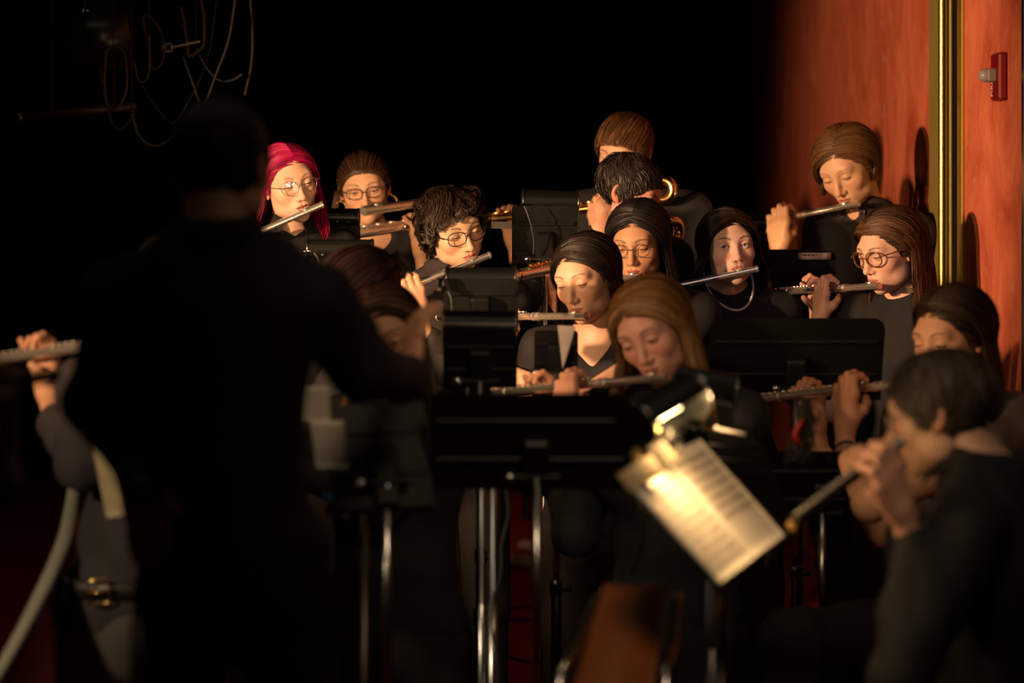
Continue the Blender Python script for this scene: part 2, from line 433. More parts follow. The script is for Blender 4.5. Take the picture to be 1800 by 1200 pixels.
def head_mesh(g, hi=True):
    """returns V,Q,cols,mat index per face, in head space; the face looks along -Y"""
    NA, NE = (208, 168) if hi else (120, 96)
    u = np.linspace(-1, 1, NA, endpoint=False); az = math.pi*(0.58*u+0.42*u**3)      # dense at the front (az 0 = -Y)
    v = np.linspace(-1, 1, NE); el = (math.pi/2)*(0.72*v+0.28*v**3)-.0
    A, E = np.meshgrid(az, el, indexing='ij')
    E = np.clip(E-0.22*np.cos(E)**2, -math.pi/2, math.pi/2)
    D = np.stack([np.sin(A)*np.cos(E), -np.cos(A)*np.cos(E), np.sin(E)], -1).reshape(-1, 3).astype(np.float32)
    r = cast(D, lambda p: head_sdf(p, g)); V = OC+D*r[:, None]
    i = np.arange(NA)[:, None]; k = np.arange(NE-1)[None, :]
    Q = np.stack(np.broadcast_arrays(i*NE+k, ((i+1) % NA)*NE+k, ((i+1) % NA)*NE+k+1, i*NE+k+1), -1).reshape(-1, 4)
    sk = np.array(g['skin']); C = np.tile(sk, (len(V), 1)); x, y, z = V.T
    front = y < -.05
    def blend(m, col):
        nonlocal C
        m = np.clip(m, 0, 1)[:, None]; C = C*(1-m)+np.array(col)*m
    ck = np.exp(-(((np.abs(x)-.040)/.020)**2+((z+.030)/.020)**2))*front
    blend(ck*.35*g.get('blush', 1), sk*np.array([1.05, .62, .58]))
    blend(np.exp(-((x/.012)**2+((z+.036)/.012)**2))*front*.3, sk*np.array([1.02, .7, .65]))
    hw = .0215
    up = (-.0672)+(.0090-.0022*np.exp(-(x/.0035)**2))*np.clip(1-(np.abs(x)/hw)**2.2, 0, 1)
    lo = (-.0672)-.0105*np.clip(1-(np.abs(x)/hw)**2.0, 0, 1)
    lip = np.clip((up-z)/.0012+.5, 0, 1)*np.clip((z-lo)/.0012+.5, 0, 1)*(np.abs(x) < hw)*front
    blend(lip*.85, g['lip'])
    blend(np.exp(-((z+.0672)/.0011)**2)*(np.abs(x) < hw)*front*.8, (.06, .012, .01))
    for s in (-1, 1):
        ux = (x*s-EYX)
        bz = .0245+.0035*np.clip(1-((ux-.004)/.018)**2, -2, 1)-.0012*(ux < -.01)
        bm = np.exp(-((z-bz)/(.0028-.0007*np.clip(ux/.018, -1, 1)))**2)*(np.clip((ux+.0195)/.004, 0, 1)*np.clip((.021-ux)/.006, 0, 1))*front
        blend(bm*g.get('brow', .85), g['browc'])
        op = g.get('open', .25); hh = .0062
        zc = EYZ-.0012-(1-op)*.0035
        al = hh*op*np.clip(1-(ux/.0135)**2, 0, 1)
        inside = (np.abs(ux) < .0132) & (np.abs(z-zc) < al) & front
        V[inside] -= D[inside]*.0042
        lid = np.exp(-((z-(zc+al))/.0010)**2)*(np.abs(ux) < .0140)*front
        blend(lid*.9, (.015, .008, .006))
        low = np.exp(-((z-(zc-al))/.0009)**2)*(np.abs(ux) < .0125)*front
        blend(low*.4*(op > .3), sk*.4)
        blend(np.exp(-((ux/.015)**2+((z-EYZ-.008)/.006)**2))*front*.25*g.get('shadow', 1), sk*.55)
    Vs = [V]; Qs = [Q]; Cs = [C]; mi = [np.zeros(len(Q))]; n = len(V)
    # eyeballs with iris
    gz = unit(g.get('gaze', (0, -1, -.35)))
    if hi:
        for s in (-1, 1):
            b = MB().ball((0, 0, 0), 1.0, 36, 28); bv = np.concatenate(b.V); fr = bv@gz
            c = np.tile((.62, .56, .54), (len(bv), 1)); c[fr > .885] = g.get('iris', (.05, .022, .01)); c[fr > .968] = (.004, .004, .004)
            bv = bv*.0124+np.array([s*EYX, EYY, EYZ-.001])
            q = b.Q[0]; t = b.T[0]; t4 = np.column_stack([t, t[:, 2]])
            Vs.append(bv); Cs.append(c); Qs.append(q+n); mi.append(np.ones(len(q))); n += len(bv)
            # upper lashes
            op = g.get('open', .25); zc = EYZ-.0012-(1-op)*.0035
            ux = np.linspace(-.0132, .0145, 12); zz = zc+.0062*op*np.clip(1-(ux/.0135)**2, 0, 1)
            yy = EYY-np.sqrt(np.maximum(.0146**2-ux**2-(zz-EYZ)**2, 1e-6))-.0006
            l = MB().tube(np.column_stack([s*(ux+EYX), yy, zz]), .00075, 5, False)
            lv = np.concatenate(l.V); Vs.append(lv); Cs.append(np.tile((.01, .006, .005), (len(lv), 1))); Qs.append(l.Q[0]+n); mi.append(np.zeros(len(l.Q[0]))); n += len(lv)
    # ears
    for s in (-1, 1):
        ev, eq = EAR; ev = ev.copy(); ev = ev@rz(-18).T@rx(-8).T; ev[:, 0] *= s
        if s < 0: eq = eq[:, ::-1]
        ev = ev+np.array([s*.0765*g['w'], .012, -.008])
        Vs.append(ev); Qs.append(eq+n); Cs.append(np.tile(sk*np.array([1.0, .78, .74]), (len(ev), 1))); mi.append(np.zeros(len(eq))); n += len(ev)
    return np.concatenate(Vs), np.concatenate(Qs), np.concatenate(Cs), np.concatenate(mi)

# ================================================================ hands
# flute frame: X along the tube towards the crown, Z up, +Y = the side the palm is on; origin on the tube axis
def hand_mesh(raise_=(0, 0, 0, 0), tube=.010, spread=1.0):
    f = Field(); y0 = .030+tube*.4
    L = (.043, .050, .046, .036); 
    kn = []
    for i in range(4):
        x = (.030-.0205*i)*spread; kz = -.012-(.002, 0, .004, .011)[i]
        K = np.array([x*.92, y0+.004, kz]); kn.append(K)
        P = K+np.array([x*.05, -.004, L[i]*.86]); r_ = raise_[i]
        Dp = P+np.array([0, -.021, .004+r_*.010]); T = np.array([P[0]+.001, -.001+.002*i, tube+.007+r_*.016])
        f.cone(K, P, .0098, .0083, .006).cone(P, Dp, .0083, .0076, .004).cone(Dp, T, .0076, .0066, .004)
    w = np.array([-.004, y0+.010, -.092])
    for K in kn: f.cone(K, w+np.array([(K[0])*.45, -.002, .012]), .0115, .0150, .012)
    f.ell(w+np.array([.002, -.006, .036]), (.032, .014, .036), k=.012)
    # thumb: leaves the side of the palm near its base, lies under/behind the tube
    a = w+np.array([.018, -.004, .024]); b = np.array([.027, y0-.019, -.048]); c = np.array([.022, -.002, -.028-tube*.5]); e = np.array([.012, -.010, -.014-tube*.7])
    f.cone(a, b, .0155, .0120, .012).cone(b, c, .0115, .0096, .006).cone(c, e, .0096, .0080, .005)
    f.cone(w+np.array([0, 0, .010]), w+np.array([-.002, .006, -.045]), .0215, .0235, .014)
    V, Q = f.mesh(.0027)
    return V, Q, w+np.array([-.002, .006, -.045])
HAND = [hand_mesh(), hand_mesh((1, 0, 0.4, 1)), hand_mesh((0, .8, 1, .2))]
HAND_BIG = hand_mesh((.3, 0, .6, .4), .016)

# ================================================================ hair
def ribbons(P, w, cols, out):
    """P (N,M,3) strand points, w widths (M,), out (N,M,3) outward dirs -> flat strips"""
    N_, M_, _ = P.shape; T = np.gradient(P, axis=1); S = np.cross(T, out); S /= np.linalg.norm(S, axis=-1, keepdims=True)+1e-9
    O2 = np.cross(S, T); O2 /= np.linalg.norm(O2, axis=-1, keepdims=True)+1e-9; tw = rng.normal(0, .5, (N_, 1, 1)); S = S*np.cos(tw)+O2*np.sin(tw)
    S = S*w[..., None]/2; V = np.stack([P-S, P+S], 2).reshape(-1, 3)
    n = np.arange(N_)[:, None]*M_*2; m = np.arange(M_-1)[None, :]*2; b = n+m
    Q = np.stack([b, b+1, b+3, b+2], -1).reshape(-1, 4)
    return V, Q, np.repeat(cols, M_*2, 0)

def hairline(d):
    """True where scalp carries hair; d unit dirs in head space"""
    az = np.degrees(np.arctan2(np.abs(d[..., 0]), -d[..., 1])); z = d[..., 2]
    lim = np.interp(az, [0, 25, 45, 58, 72, 84, 98, 115, 135, 180], [.75, .73, .63, .44, .24, -.22, .0, -.40, -.62, -.66])
    return z-lim

def scalp_cap(off, lo=0.0, hl=None):
    NA, NE = 110, 70; A, E = np.meshgrid(np.linspace(-math.pi, math.pi, NA, endpoint=False), np.linspace(-.9, math.pi/2-.01, NE), indexing='ij')
    D = np.stack([np.sin(A)*np.cos(E), -np.cos(A)*np.cos(E), np.sin(E)], -1); h = hairline(D)+(0 if hl is None else hl(D))
    o = off*np.clip((h-lo)/.10, 0, 1)**.5-.006*(h < lo); V = skull_pts(D, o).reshape(-1, 3)
    i = np.arange(NA)[:, None]; k = np.arange(NE-1)[None, :]
    Q = np.stack(np.broadcast_arrays(i*NE+k, ((i+1) % NA)*NE+k, ((i+1) % NA)*NE+k+1, i*NE+k+1), -1).reshape(-1, 4)
    hh = (h.reshape(-1))[Q].max(1); return V, Q[hh > lo-.03]

def slerp(a, b, t):
    a = a/np.linalg.norm(a, axis=-1, keepdims=True); b = b/np.linalg.norm(b, axis=-1, keepdims=True)
    om = np.arccos(np.clip((a*b).sum(-1, keepdims=True), -.9999, .9999)); so = np.sin(om)
    return np.sin((1-t)*om)/so*a+np.sin(t*om)/so*b

def long_surface(side, s, t, off, o, down):
    """s 0..1 front to back, t 0..1 along the hair (0.45 at ear level); o: options"""
    a = np.radians(o['a0']+(138-o['a0'])*s)
    A = np.stack([np.full_like(s, o['part']), -np.cos(a), np.sin(a)], -1)
    p0_ = o.get('phl', o['ph0']) if side < 0 else o.get('phr', o['ph0'])
    ph = np.radians(p0_+(182-p0_)*s**.8)
    el = o.get('el', -.12)
    B = np.stack([side*np.sin(ph)*np.cos(el), -np.cos(ph)*np.cos(el), np.full_like(s, np.sin(el))], -1)
    tt = np.clip(t/.45, 0, 1)[..., None]
    d = slerp(A, B, tt)
    # keep the forehead clear: front strands follow the hairline
    P = skull_pts(d, off+.002+o.get('lift', .004)*np.sin(np.pi*np.clip(t/.6, 0, 1)))
    h = np.clip((t-.45)/.55, 0, 1)
    end = skull_pts(B, off+.006)
    Ls = o['len']*(1+.12*(s-.5))
    flare = np.stack([side*np.sin(ph)*.9, -np.cos(ph)*.6, np.zeros_like(s)], -1)
    low = end+down*(Ls*h)[..., None]+flare*(o.get('flare', .02)*np.sin(np.minimum(h*1.6, 1.57)))[..., None]+np.array([0, o.get('back', .0), 0])*h[..., None]
    return np.where((t > .45)[..., None], low, P)

def hair_long(R, o, col, n=900):
    n = int(n*2.6)
    down = (R.T@np.array([0, 0, -1.0])); down = down/np.linalg.norm(down); down = unit(down+np.array([0, o.get('drape', .10), 0]))
    Vs, Qs, Cs, k = [], [], [], 0
    col = np.array(col)
    for side in (-1, 1):
        s, t = np.meshgrid(np.linspace(0, 1, 36), np.linspace(0, 1, 34), indexing='ij')
        for off in (.0015, -.001):
            P = long_surface(side, s, t, off, o, down).reshape(-1, 3)
            i = np.arange(35)[:, None]; j = np.arange(33)[None, :]
            Q = np.stack(np.broadcast_arrays(i*34+j, (i+1)*34+j, (i+1)*34+j+1, i*34+j+1), -1).reshape(-1, 4)
            Vs.append(P); Qs.append(Q+k); Cs.append(np.tile(col*.35, (len(P), 1))); k += len(P)
        M_ = 22; s = rng.uniform(-.02, 1, n)**1.0; s = np.clip(s, 0, 1)
        t = np.linspace(0.0, 1, M_)[None, :]*rng.uniform(.86, 1.05, n)[:, None]
        offs = .0005+rng.uniform(0, 1, n)**.8*o.get('vol', .014)
        S = np.repeat(s[:, None], M_, 1); Oo = np.repeat(offs[:, None], M_, 1)
        P = long_surface(side, S, t, Oo, o, down)
        amp = o.get('wave', .004); ph = rng.uniform(0, 6.28, n)[:, None]+S*9
        hh = np.clip(t, 0, 1)**1.5
        P += (rng.normal(0, .0016, (n, 1, 3))*np.sin(t*3.1+ph)[..., None])
        P[..., 0] += np.sin(t*o.get('wf', 9)+ph)*amp*hh*2+rng.normal(0, .002, n)[:, None]*hh
        P[..., 1] += np.cos(t*o.get('wf', 9)*1.1+ph)*amp*hh*2+rng.normal(0, .004, n)[:, None]*hh
        out = P-np.array([0, .01, 0]); out[..., 2] *= .3
        w = np.interp(np.linspace(0, 1, M_), [0, .3, .8, 1], [.0012, .0016, .0014, .0004])[None, :]*rng.uniform(.6, 1.3, n)[:, None]
        c = col[None, :]*rng.uniform(.6, 1.4, n)[:, None]
        if 'tips' in o:
            pass
        v, q, c = ribbons(P, w, c, out)
        if 'streak' in o:
            m = (S.repeat(2, 1).reshape(-1) < o.get('sw', .22)); c = np.where(m[:, None] & (rng.random(n).repeat(M_*2)[:, None] < .8), np.array(o['streak'])*rng.uniform(.7, 1.3, n).repeat(M_*2)[:, None], c)
        Vs.append(v); Qs.append(q+k); Cs.append(c); k += len(v)
    # roots along the hairline, swept into the mass of hair
    m = int(n*.3); D = rng.normal(size=(m*14, 3)); D /= np.linalg.norm(D, axis=1, keepdims=True); hl_ = hairline(D)+o.get('hup', -.03); az_ = np.degrees(np.arctan2(D[:, 0], -D[:, 1]))
    D = D[(hl_ > .0) & (hl_ < .16) & (np.abs(az_) < 100)][:m]; m = len(D); az_ = np.degrees(np.arctan2(D[:, 0], -D[:, 1]))
    sd_ = np.where(D[:, 0] > o['part']*.8, 1, -1); p0_ = np.where(sd_ < 0, o.get('phl', o['ph0']), o.get('phr', o['ph0']))+rng.uniform(2, 16, m); el = o.get('el', -.12); pr_ = np.radians(np.maximum(p0_, np.abs(az_)+6))
    Bt = np.stack([sd_*np.sin(pr_)*np.cos(el), -np.cos(pr_)*np.cos(el), np.full(m, np.sin(el))], -1); tq = np.linspace(0, 1, 14)
    P = skull_pts(slerp(D[:, None, :], np.repeat(Bt[:, None, :], 14, 1), tq[None, :, None]), (.0015+np.sin(np.minimum(tq*3, 1.57))[None, :]*(.002+rng.uniform(0, o.get('vol', .014)*.8, m)[:, None])))
    v, q, c = ribbons(P, np.interp(tq, [0, .3, 1], [.0010, .0016, .0014])[None, :]*rng.uniform(.6, 1.3, m)[:, None], col[None, :]*rng.uniform(.6, 1.4, m)[:, None], P-OC)
    Vs.append(v); Qs.append(q+k); Cs.append(c); k += len(v)
    V, Q = scalp_cap(.003, .10); Vs.append(V); Qs.append(Q+k); Cs.append(np.tile(col*.35, (len(V), 1)))
    return np.concatenate(Vs), np.concatenate(Qs), np.concatenate(Cs)

def hair_short(o, col, n=1800):
    """cap + combed strands gathered in locks.  o: len, lift, comb (dir in head space), curl, hl, over"""
    n = int(n*1.3)
    col = np.array(col); Vs, Qs, Cs, k = [], [], [], 0
    V, Q = scalp_cap(o.get('cap', .012)*.6, .02, o.get('hl')); Vs.append(V); Qs.append(Q); Cs.append(np.tile(col*.35, (len(V), 1))); k = len(V)
    D = rng.normal(size=(n*5, 3)); D /= np.linalg.norm(D, axis=1, keepdims=True)
    h = hairline(D)+(0 if 'hl' not in o else o['hl'](D)); D = D[h > .01][:n]; n = len(D)
    K = o.get('locks', 170); lead = np.argmax(D@D[:K].T, axis=1)
    M_ = o.get('seg', 10); L = (o['len']*rng.uniform(.7, 1.2, n))[lead]*rng.uniform(.85, 1.1, n)
    L = L*np.interp(D[:, 2], [-.5, .2, .8], [o.get('side', .4), .75, 1])
    lift = o.get('cap', .012)*.5+rng.uniform(0, o['lift'], n)*.5+(rng.uniform(0, o['lift'], n)*.5)[lead]
    cur = D.copy(); pts = []
    whorl = np.array(o.get('whorl', (0, .45, .9)))
    ph = rng.uniform(0, 6.28, n)[lead]+rng.normal(0, .35, n); sg = np.where(rng.random(n) < .5, -1, 1)[lead]
    for m in range(M_):
        t = m/(M_-1)
        P = skull_pts(cur.astype(np.float32), lift*np.sin(min(t*1.9+.25, 1.57))-.004*t)
        if o.get('curl', 0):
            a = sg*(ph+t*o.get('turns', 9)); P = P+np.stack([np.cos(a), np.sin(a)*.6, np.sin(a+1)], -1)*o['curl']*min(1, t*1.4)
        pts.append(P)
        rad = cur-unit(whorl); rad -= cur*(rad*cur).sum(-1, keepdims=True); rad /= np.linalg.norm(rad, axis=1, keepdims=True)+1e-6
        cd = np.array(o['comb'], float); cb = cd-cur*(cur@cd)[:, None]
        if 'part' in o: cb = cb+np.sign(D[:, :1]-o['part'])*np.array([[1.0, 0, 0]])*o.get('psp', .8)
        dirn = rad*o.get('rad', 1)+cb; dirn += rng.normal(0, o.get('mess', .12), dirn.shape)[lead]+rng.normal(0, .04, dirn.shape)
        dirn -= cur*(dirn*cur).sum(-1, keepdims=True)
        dirn /= np.linalg.norm(dirn, axis=1, keepdims=True)+1e-6
        nx = cur+dirn*(L/.1/(M_-1))[:, None]; nx /= np.linalg.norm(nx, axis=1, keepdims=True)
        stop = (hairline(nx) < o.get('over', -.10)) & (nx[:, 1] < .1); cur = np.where(stop[:, None], cur+(nx-cur)*.12, nx)
    P = np.stack(pts, 1); t = np.linspace(0, 1, M_)[None, :, None]; P = P+(P[lead]-P)*t*o.get('gather', .45)
    w = np.interp(np.linspace(0, 1, M_), [0, .4, 1], [.0026, .0028, .0005])[None, :]*rng.uniform(.6, 1.2, n)[:, None]
    v, q, c = ribbons(P, w, col[None, :]*(rng.uniform(.6, 1.4, n)[lead]*rng.uniform(.6, 1.4, n))[:, None], P-OC)
    Vs.append(v); Qs.append(q+k); Cs.append(c)
    return np.concatenate(Vs), np.concatenate(Qs), np.concatenate(Cs)

def hair_back(o, col, n=1100, R=np.eye(3)):
    """pulled back to a knot, optional hanging tail"""
    col = np.array(col); V, Q = scalp_cap(.008, .0, o.get('hl')); Vs = [V]; Qs = [Q]; Cs = [np.tile(col*.6, (len(V), 1))]; k = len(V)
    D = rng.normal(size=(n*5, 3)); D /= np.linalg.norm(D, axis=1, keepdims=True); h = hairline(D); D = D[(h > .01)][:n]; n = len(D)
    K = unit(o.get('knot', (0, 1, .25))); t = np.linspace(0, 1, 12)
    P = skull_pts(slerp(D[:, None, :], np.broadcast_to(K, (n, 12, 3)), t[None, :, None]*.97), (.008+rng.uniform(0, .006, n))[:, None]*np.ones(12))
    w = np.full((n, 12), .003)*rng.uniform(.5, 1.2, n)[:, None]
    v, q, c = ribbons(P, w, col[None, :]*rng.uniform(.5, 1.5, n)[:, None], P-OC); Vs.append(v); Qs.append(q+k); Cs.append(c); k += len(v)
    kp = skull_pts(K[None, :].astype(np.float32), .02)[0]
    if o.get('bun', .03):
        b = MB().ball(kp, np.array([1, .8, 1])*o.get('bun', .03), 18, 12); bv = np.concatenate(b.V); Vs.append(bv); Qs.append(b.Q[0]+k); Cs.append(np.tile(col*.6, (len(bv), 1))); k += len(bv)
        m = 140; a = rng.uniform(0, 6.28, m); r_ = o.get('bun', .03)*rng.uniform(.75, 1.1, m); tt = np.linspace(0, 2.4, 12)
        tilt = rng.normal(0, .5, m)
        ang = a[:, None]+tt; P = np.stack([np.cos(ang)*r_[:, None], np.sin(tilt)[:, None]*r_[:, None]*.8+0*ang, np.sin(ang)*r_[:, None]], -1)*1.05+kp
        v, q, c = ribbons(P, np.full((m, 12), .003), col[None, :]*rng.uniform(.5, 1.6, m)[:, None], P-kp); Vs.append(v); Qs.append(q+k); Cs.append(c); k += len(v)
    return np.concatenate(Vs), np.concatenate(Qs), np.concatenate(Cs)

# ================================================================ flutes
SIL = M['silver']
def solve_foot(Mth, px, py, L, near):
    """point seen at px,py at distance L from Mth"""
    r = np.array([(px-900)/F, 1.0, -(py-HZ)/F]); c = np.array([0, 0, CAMZ]); m = Mth-c
    A = r@r; B = -2*(r@m); C = m@m-L*L; D = B*B-4*A*C
    if D < 0: d = -B/(2*A); p = c+r*d; return Mth+unit(p-Mth)*L
    s = math.sqrt(D); return c+r*((-B-s if near else -B+s)/(2*A))

def flute(lip, foot, label, mat=None, group='flutes', keymat=None, name='flute', scale=1.0):
    """lip: world contact point, foot: world end; returns frame (origin at lip, X to the crown, Z up, Y)"""
    mat = mat or M['silver']; keymat = keymat or mat
    X = unit(lip-foot); Z = unit(np.array([0, 0, 1.0])-X*X[2]); Y = np.cross(Z, X); R = np.column_stack([X, Y, Z])
    r = .0096*scale; rt = thing(name, lip, label, name.split('_')[-1] if name != 'piccolo' else 'flute', group)
    L = np.linalg.norm(lip-foot)
    def B(mb, nm, mt): mb.xf(R, lip); return autosmooth(mb.build(nm, mt, rt))
    e = np.array([1.0, 0, 0]); x = lambda a: (a, 0, 0)
    B(MB().tube([x(.055), x(.054), x(.049), x(.048)], [r*.75, r*1.12, r*1.12, r], 20), 'crown', mat)
    B(MB().tube([x(.049), x(.02), x(-.08), x(-.150)], [r*.93, r*.95, r, r], 22), 'headjoint', mat)
    lp = MB(); 
    n = 20; a = np.linspace(0, 2*math.pi, n, endpoint=False)
    for q, (rr, zz) in enumerate(((1.0, .0035), (.86, .0046), (.35, .0046), (.3, .002))):
        pass
    rings = [np.column_stack([.0155*f_*np.cos(a), .0120*f_*np.sin(a), r+.0042-.22*(np.abs(.0120*f_*np.sin(a))/.012)**2*.03-(1-h_)*.004]) for f_, h_ in ((1.0, .4), (1.0, 1), (.42, 1), (.40, .2))]
    V = np.concatenate(rings); Q = [(i*n+j, i*n+(j+1) % n, (i+1)*n+(j+1) % n, (i+1)*n+j) for i in range(3) for j in range(n)]
    V = np.vstack([V, [0, 0, r-.001]]); T = [(3*n+j, 3*n+(j+1) % n, 4*n) for j in range(n)]; lp.add(V, Q, T)
    lp.tube([(0, 0, r-.003), (0, 0, r+.002)], [.0075, .009], 16)
    B(lp, 'lip_plate', keymat)
    B(MB().tube([x(-.146), x(-.147), x(-.176), x(-.177)], [r, r*1.14, r*1.14, r], 22), 'barrel', mat)
    B(MB().tube([x(-.176), x(-L+.10)], r, 22), 'body_tube', mat)
    for q in (-.152, -.170, -L+.101, -L+.006): B(MB().tube([x(q-.0015), x(q), x(q+.0015)], [r*1.02, r*1.25, r*1.02], 22), 'ring', keymat)
    B(MB().tube([x(-L+.10), x(-L+.003), x(-L), x(-L+.002), x(-L+.06)], [r, r, r*1.12, r*.86, r*.86], 22, False), 'foot_joint', mat)
    rod = MB(); 
    for (p, q, yy) in ((-.205, -.375, .0105), (-.385, -L+.115, .0105), (-L+.09, -L+.02, .0098), (-.24, -.34, -.0095)):
        rod.tube([(p, yy*scale, r*.75), (q, yy*scale, r*.75)], .0019, 8)
        for u_ in np.linspace(p, q, 5): rod.tube([(u_, yy*scale*.7, r*.4), (u_, yy*scale, r*.95)], [.0018, .0024], 6)
    B(rod, 'key_rods', keymat)
    ks = [-.215, -.232, -.252, -.272, -.291, -.311, -.331, -.352, -.392, -.413, -.433, -.454, -.476, -.50]+[-L+.085, -L+.062, -L+.038]
    base = None
    for i, kx in enumerate(ks):
        if kx < -L+.01: continue
        rad = (.0068, .0078)[i > 6] * (1 if i != 1 else .6)
        if base is None:
            kb = MB().tube([(0, 0, 0), (0, 0, .0004), (0, 0, .0026), (0, 0, .0032)], [rad, rad, rad, rad*.8], 14)
            kb.tube([(0, 0, .0016), (0, .011, -.001)], .0016, 6)
            kb.xf(R, (0, 0, 0)); base = autosmooth(kb.build('key', keymat)); o = base
        else:
            o = base.copy(); COL.objects.link(o)
        o.location = Vector((R@np.array([kx, 0, r+.0022])+0).tolist()); o.parent = rt
    return rt, R, lip

def bass_flute(tip, foot, sep, label, lip, mat, keymat, r=.0148, umat=None, xl=0.0):
    umat = umat or mat
    """U bend at tip, body tube to foot, head joint lying above it by sep"""
    X = unit(foot-tip); Z = unit(np.array([0, 0, 1.0])-X*X[2]); Y = np.cross(Z, X); R = np.column_stack([X, Y, Z])
    rt = thing('bass_flute', tip, label, 'bass flute', 'bass flutes')
    def B(mb, nm, mt): mb.xf(R, tip); return autosmooth(mb.build(nm, mt, rt))
    L = np.linalg.norm(foot-tip); h = sep/2; a = np.linspace(-math.pi/2, math.pi/2, 22)
    B(MB().tube(np.column_stack([h+r-np.cos(a)*h, 0*a, np.sin(a)*h]), r*1.02, 20, False), 'u_bend', umat)
    B(MB().tube([(h+r, 0, -h), (L*.35, 0, -h)], r, 20), 'body_tube', mat)
    B(MB().tube([(L*.35, 0, -h), (L-.003, 0, -h), (L, 0, -h), (L-.002, 0, -h), (L-.05, 0, -h)], [r, r, r*1.18, r*.9, r*.9], 20, False), 'foot_joint', mat)
    hl = np.dot(lip-tip, X)+.07+xl
    B(MB().tube([(h+r, 0, h), (hl-.01, 0, h), (hl, 0, h)], [r, r*.95, r*.8], 20), 'headjoint', umat)
    lp = MB().tube([(hl-.07, 0, h+r*.6), (hl-.07, 0, h+r+.002), (hl-.07, 0, h+r+.005)], [.014, .017, .014], 18); B(lp, 'lip_plate', keymat)
    B(MB().tube([(.17, 0, -h), (.17, 0, -h*.3), (.17, 0, h*.3), (.17, 0, h)], [.005, .0035, .0035, .005], 8).ball((.17, 0, 0), .006), 'brace', keymat)
    for q, z in ((h+r+.01, -h), (h+r+.01, h), (.14, -h), (.20, -h), (.15, h), (.19, h), (L*.36, -h), (L-.02, -h)): B(MB().tube([(q-.003, 0, z), (q, 0, z), (q+.003, 0, z)], [r, r*1.12, r], 20), 'ring', keymat)
    ro = MB().tube([(.28, .012, -h+r), (L-.06, .012, -h+r)], .0028, 8).tube([(.3, -.012, -h+r), (L*.7, -.012, -h+r)], .0024, 8)
    for q in np.linspace(.28, L-.06, 9): ro.tube([(q, .008, -h+r*.5), (q, .012, -h+r*1.2)], .003, 6)
    B(ro, 'key_rods', keymat); base = None
    for q in np.linspace(.31, L-.08, 12):
        if base is None:
            kb = MB().tube([(0, 0, 0), (0, 0, .004), (0, 0, .0055)], [.0125, .0125, .009], 16).tube([(0, 0, .003), (0, .014, -.001)], .002, 6)
            kb.xf(R, (0, 0, 0)); base = autosmooth(kb.build('key', keymat)); o = base
        else: o = base.copy(); COL.objects.link(o)
        o.location = Vector((R@np.array([q, 0, -h+r+.002])).tolist()); o.parent = rt
    R2 = np.column_stack([-X, -Y, Z])
    return rt, R2, tip+Z*(-h)

# ================================================================ person
def two_bone(S, Wp, l1, l2, pole):
    v = Wp-S; d = np.linalg.norm(v); d2 = min(d, (l1+l2)*.995); s = max(1.0, d/(l1+l2)*1.005)
    l1, l2 = l1*s, l2*s; a = (l1*l1-l2*l2+d*d)/(2*d); h = math.sqrt(max(l1*l1-a*a, 0))
    n = unit(v); p = unit(np.asarray(pole, float)-n*np.dot(pole, n)); return S+n*a+p*h

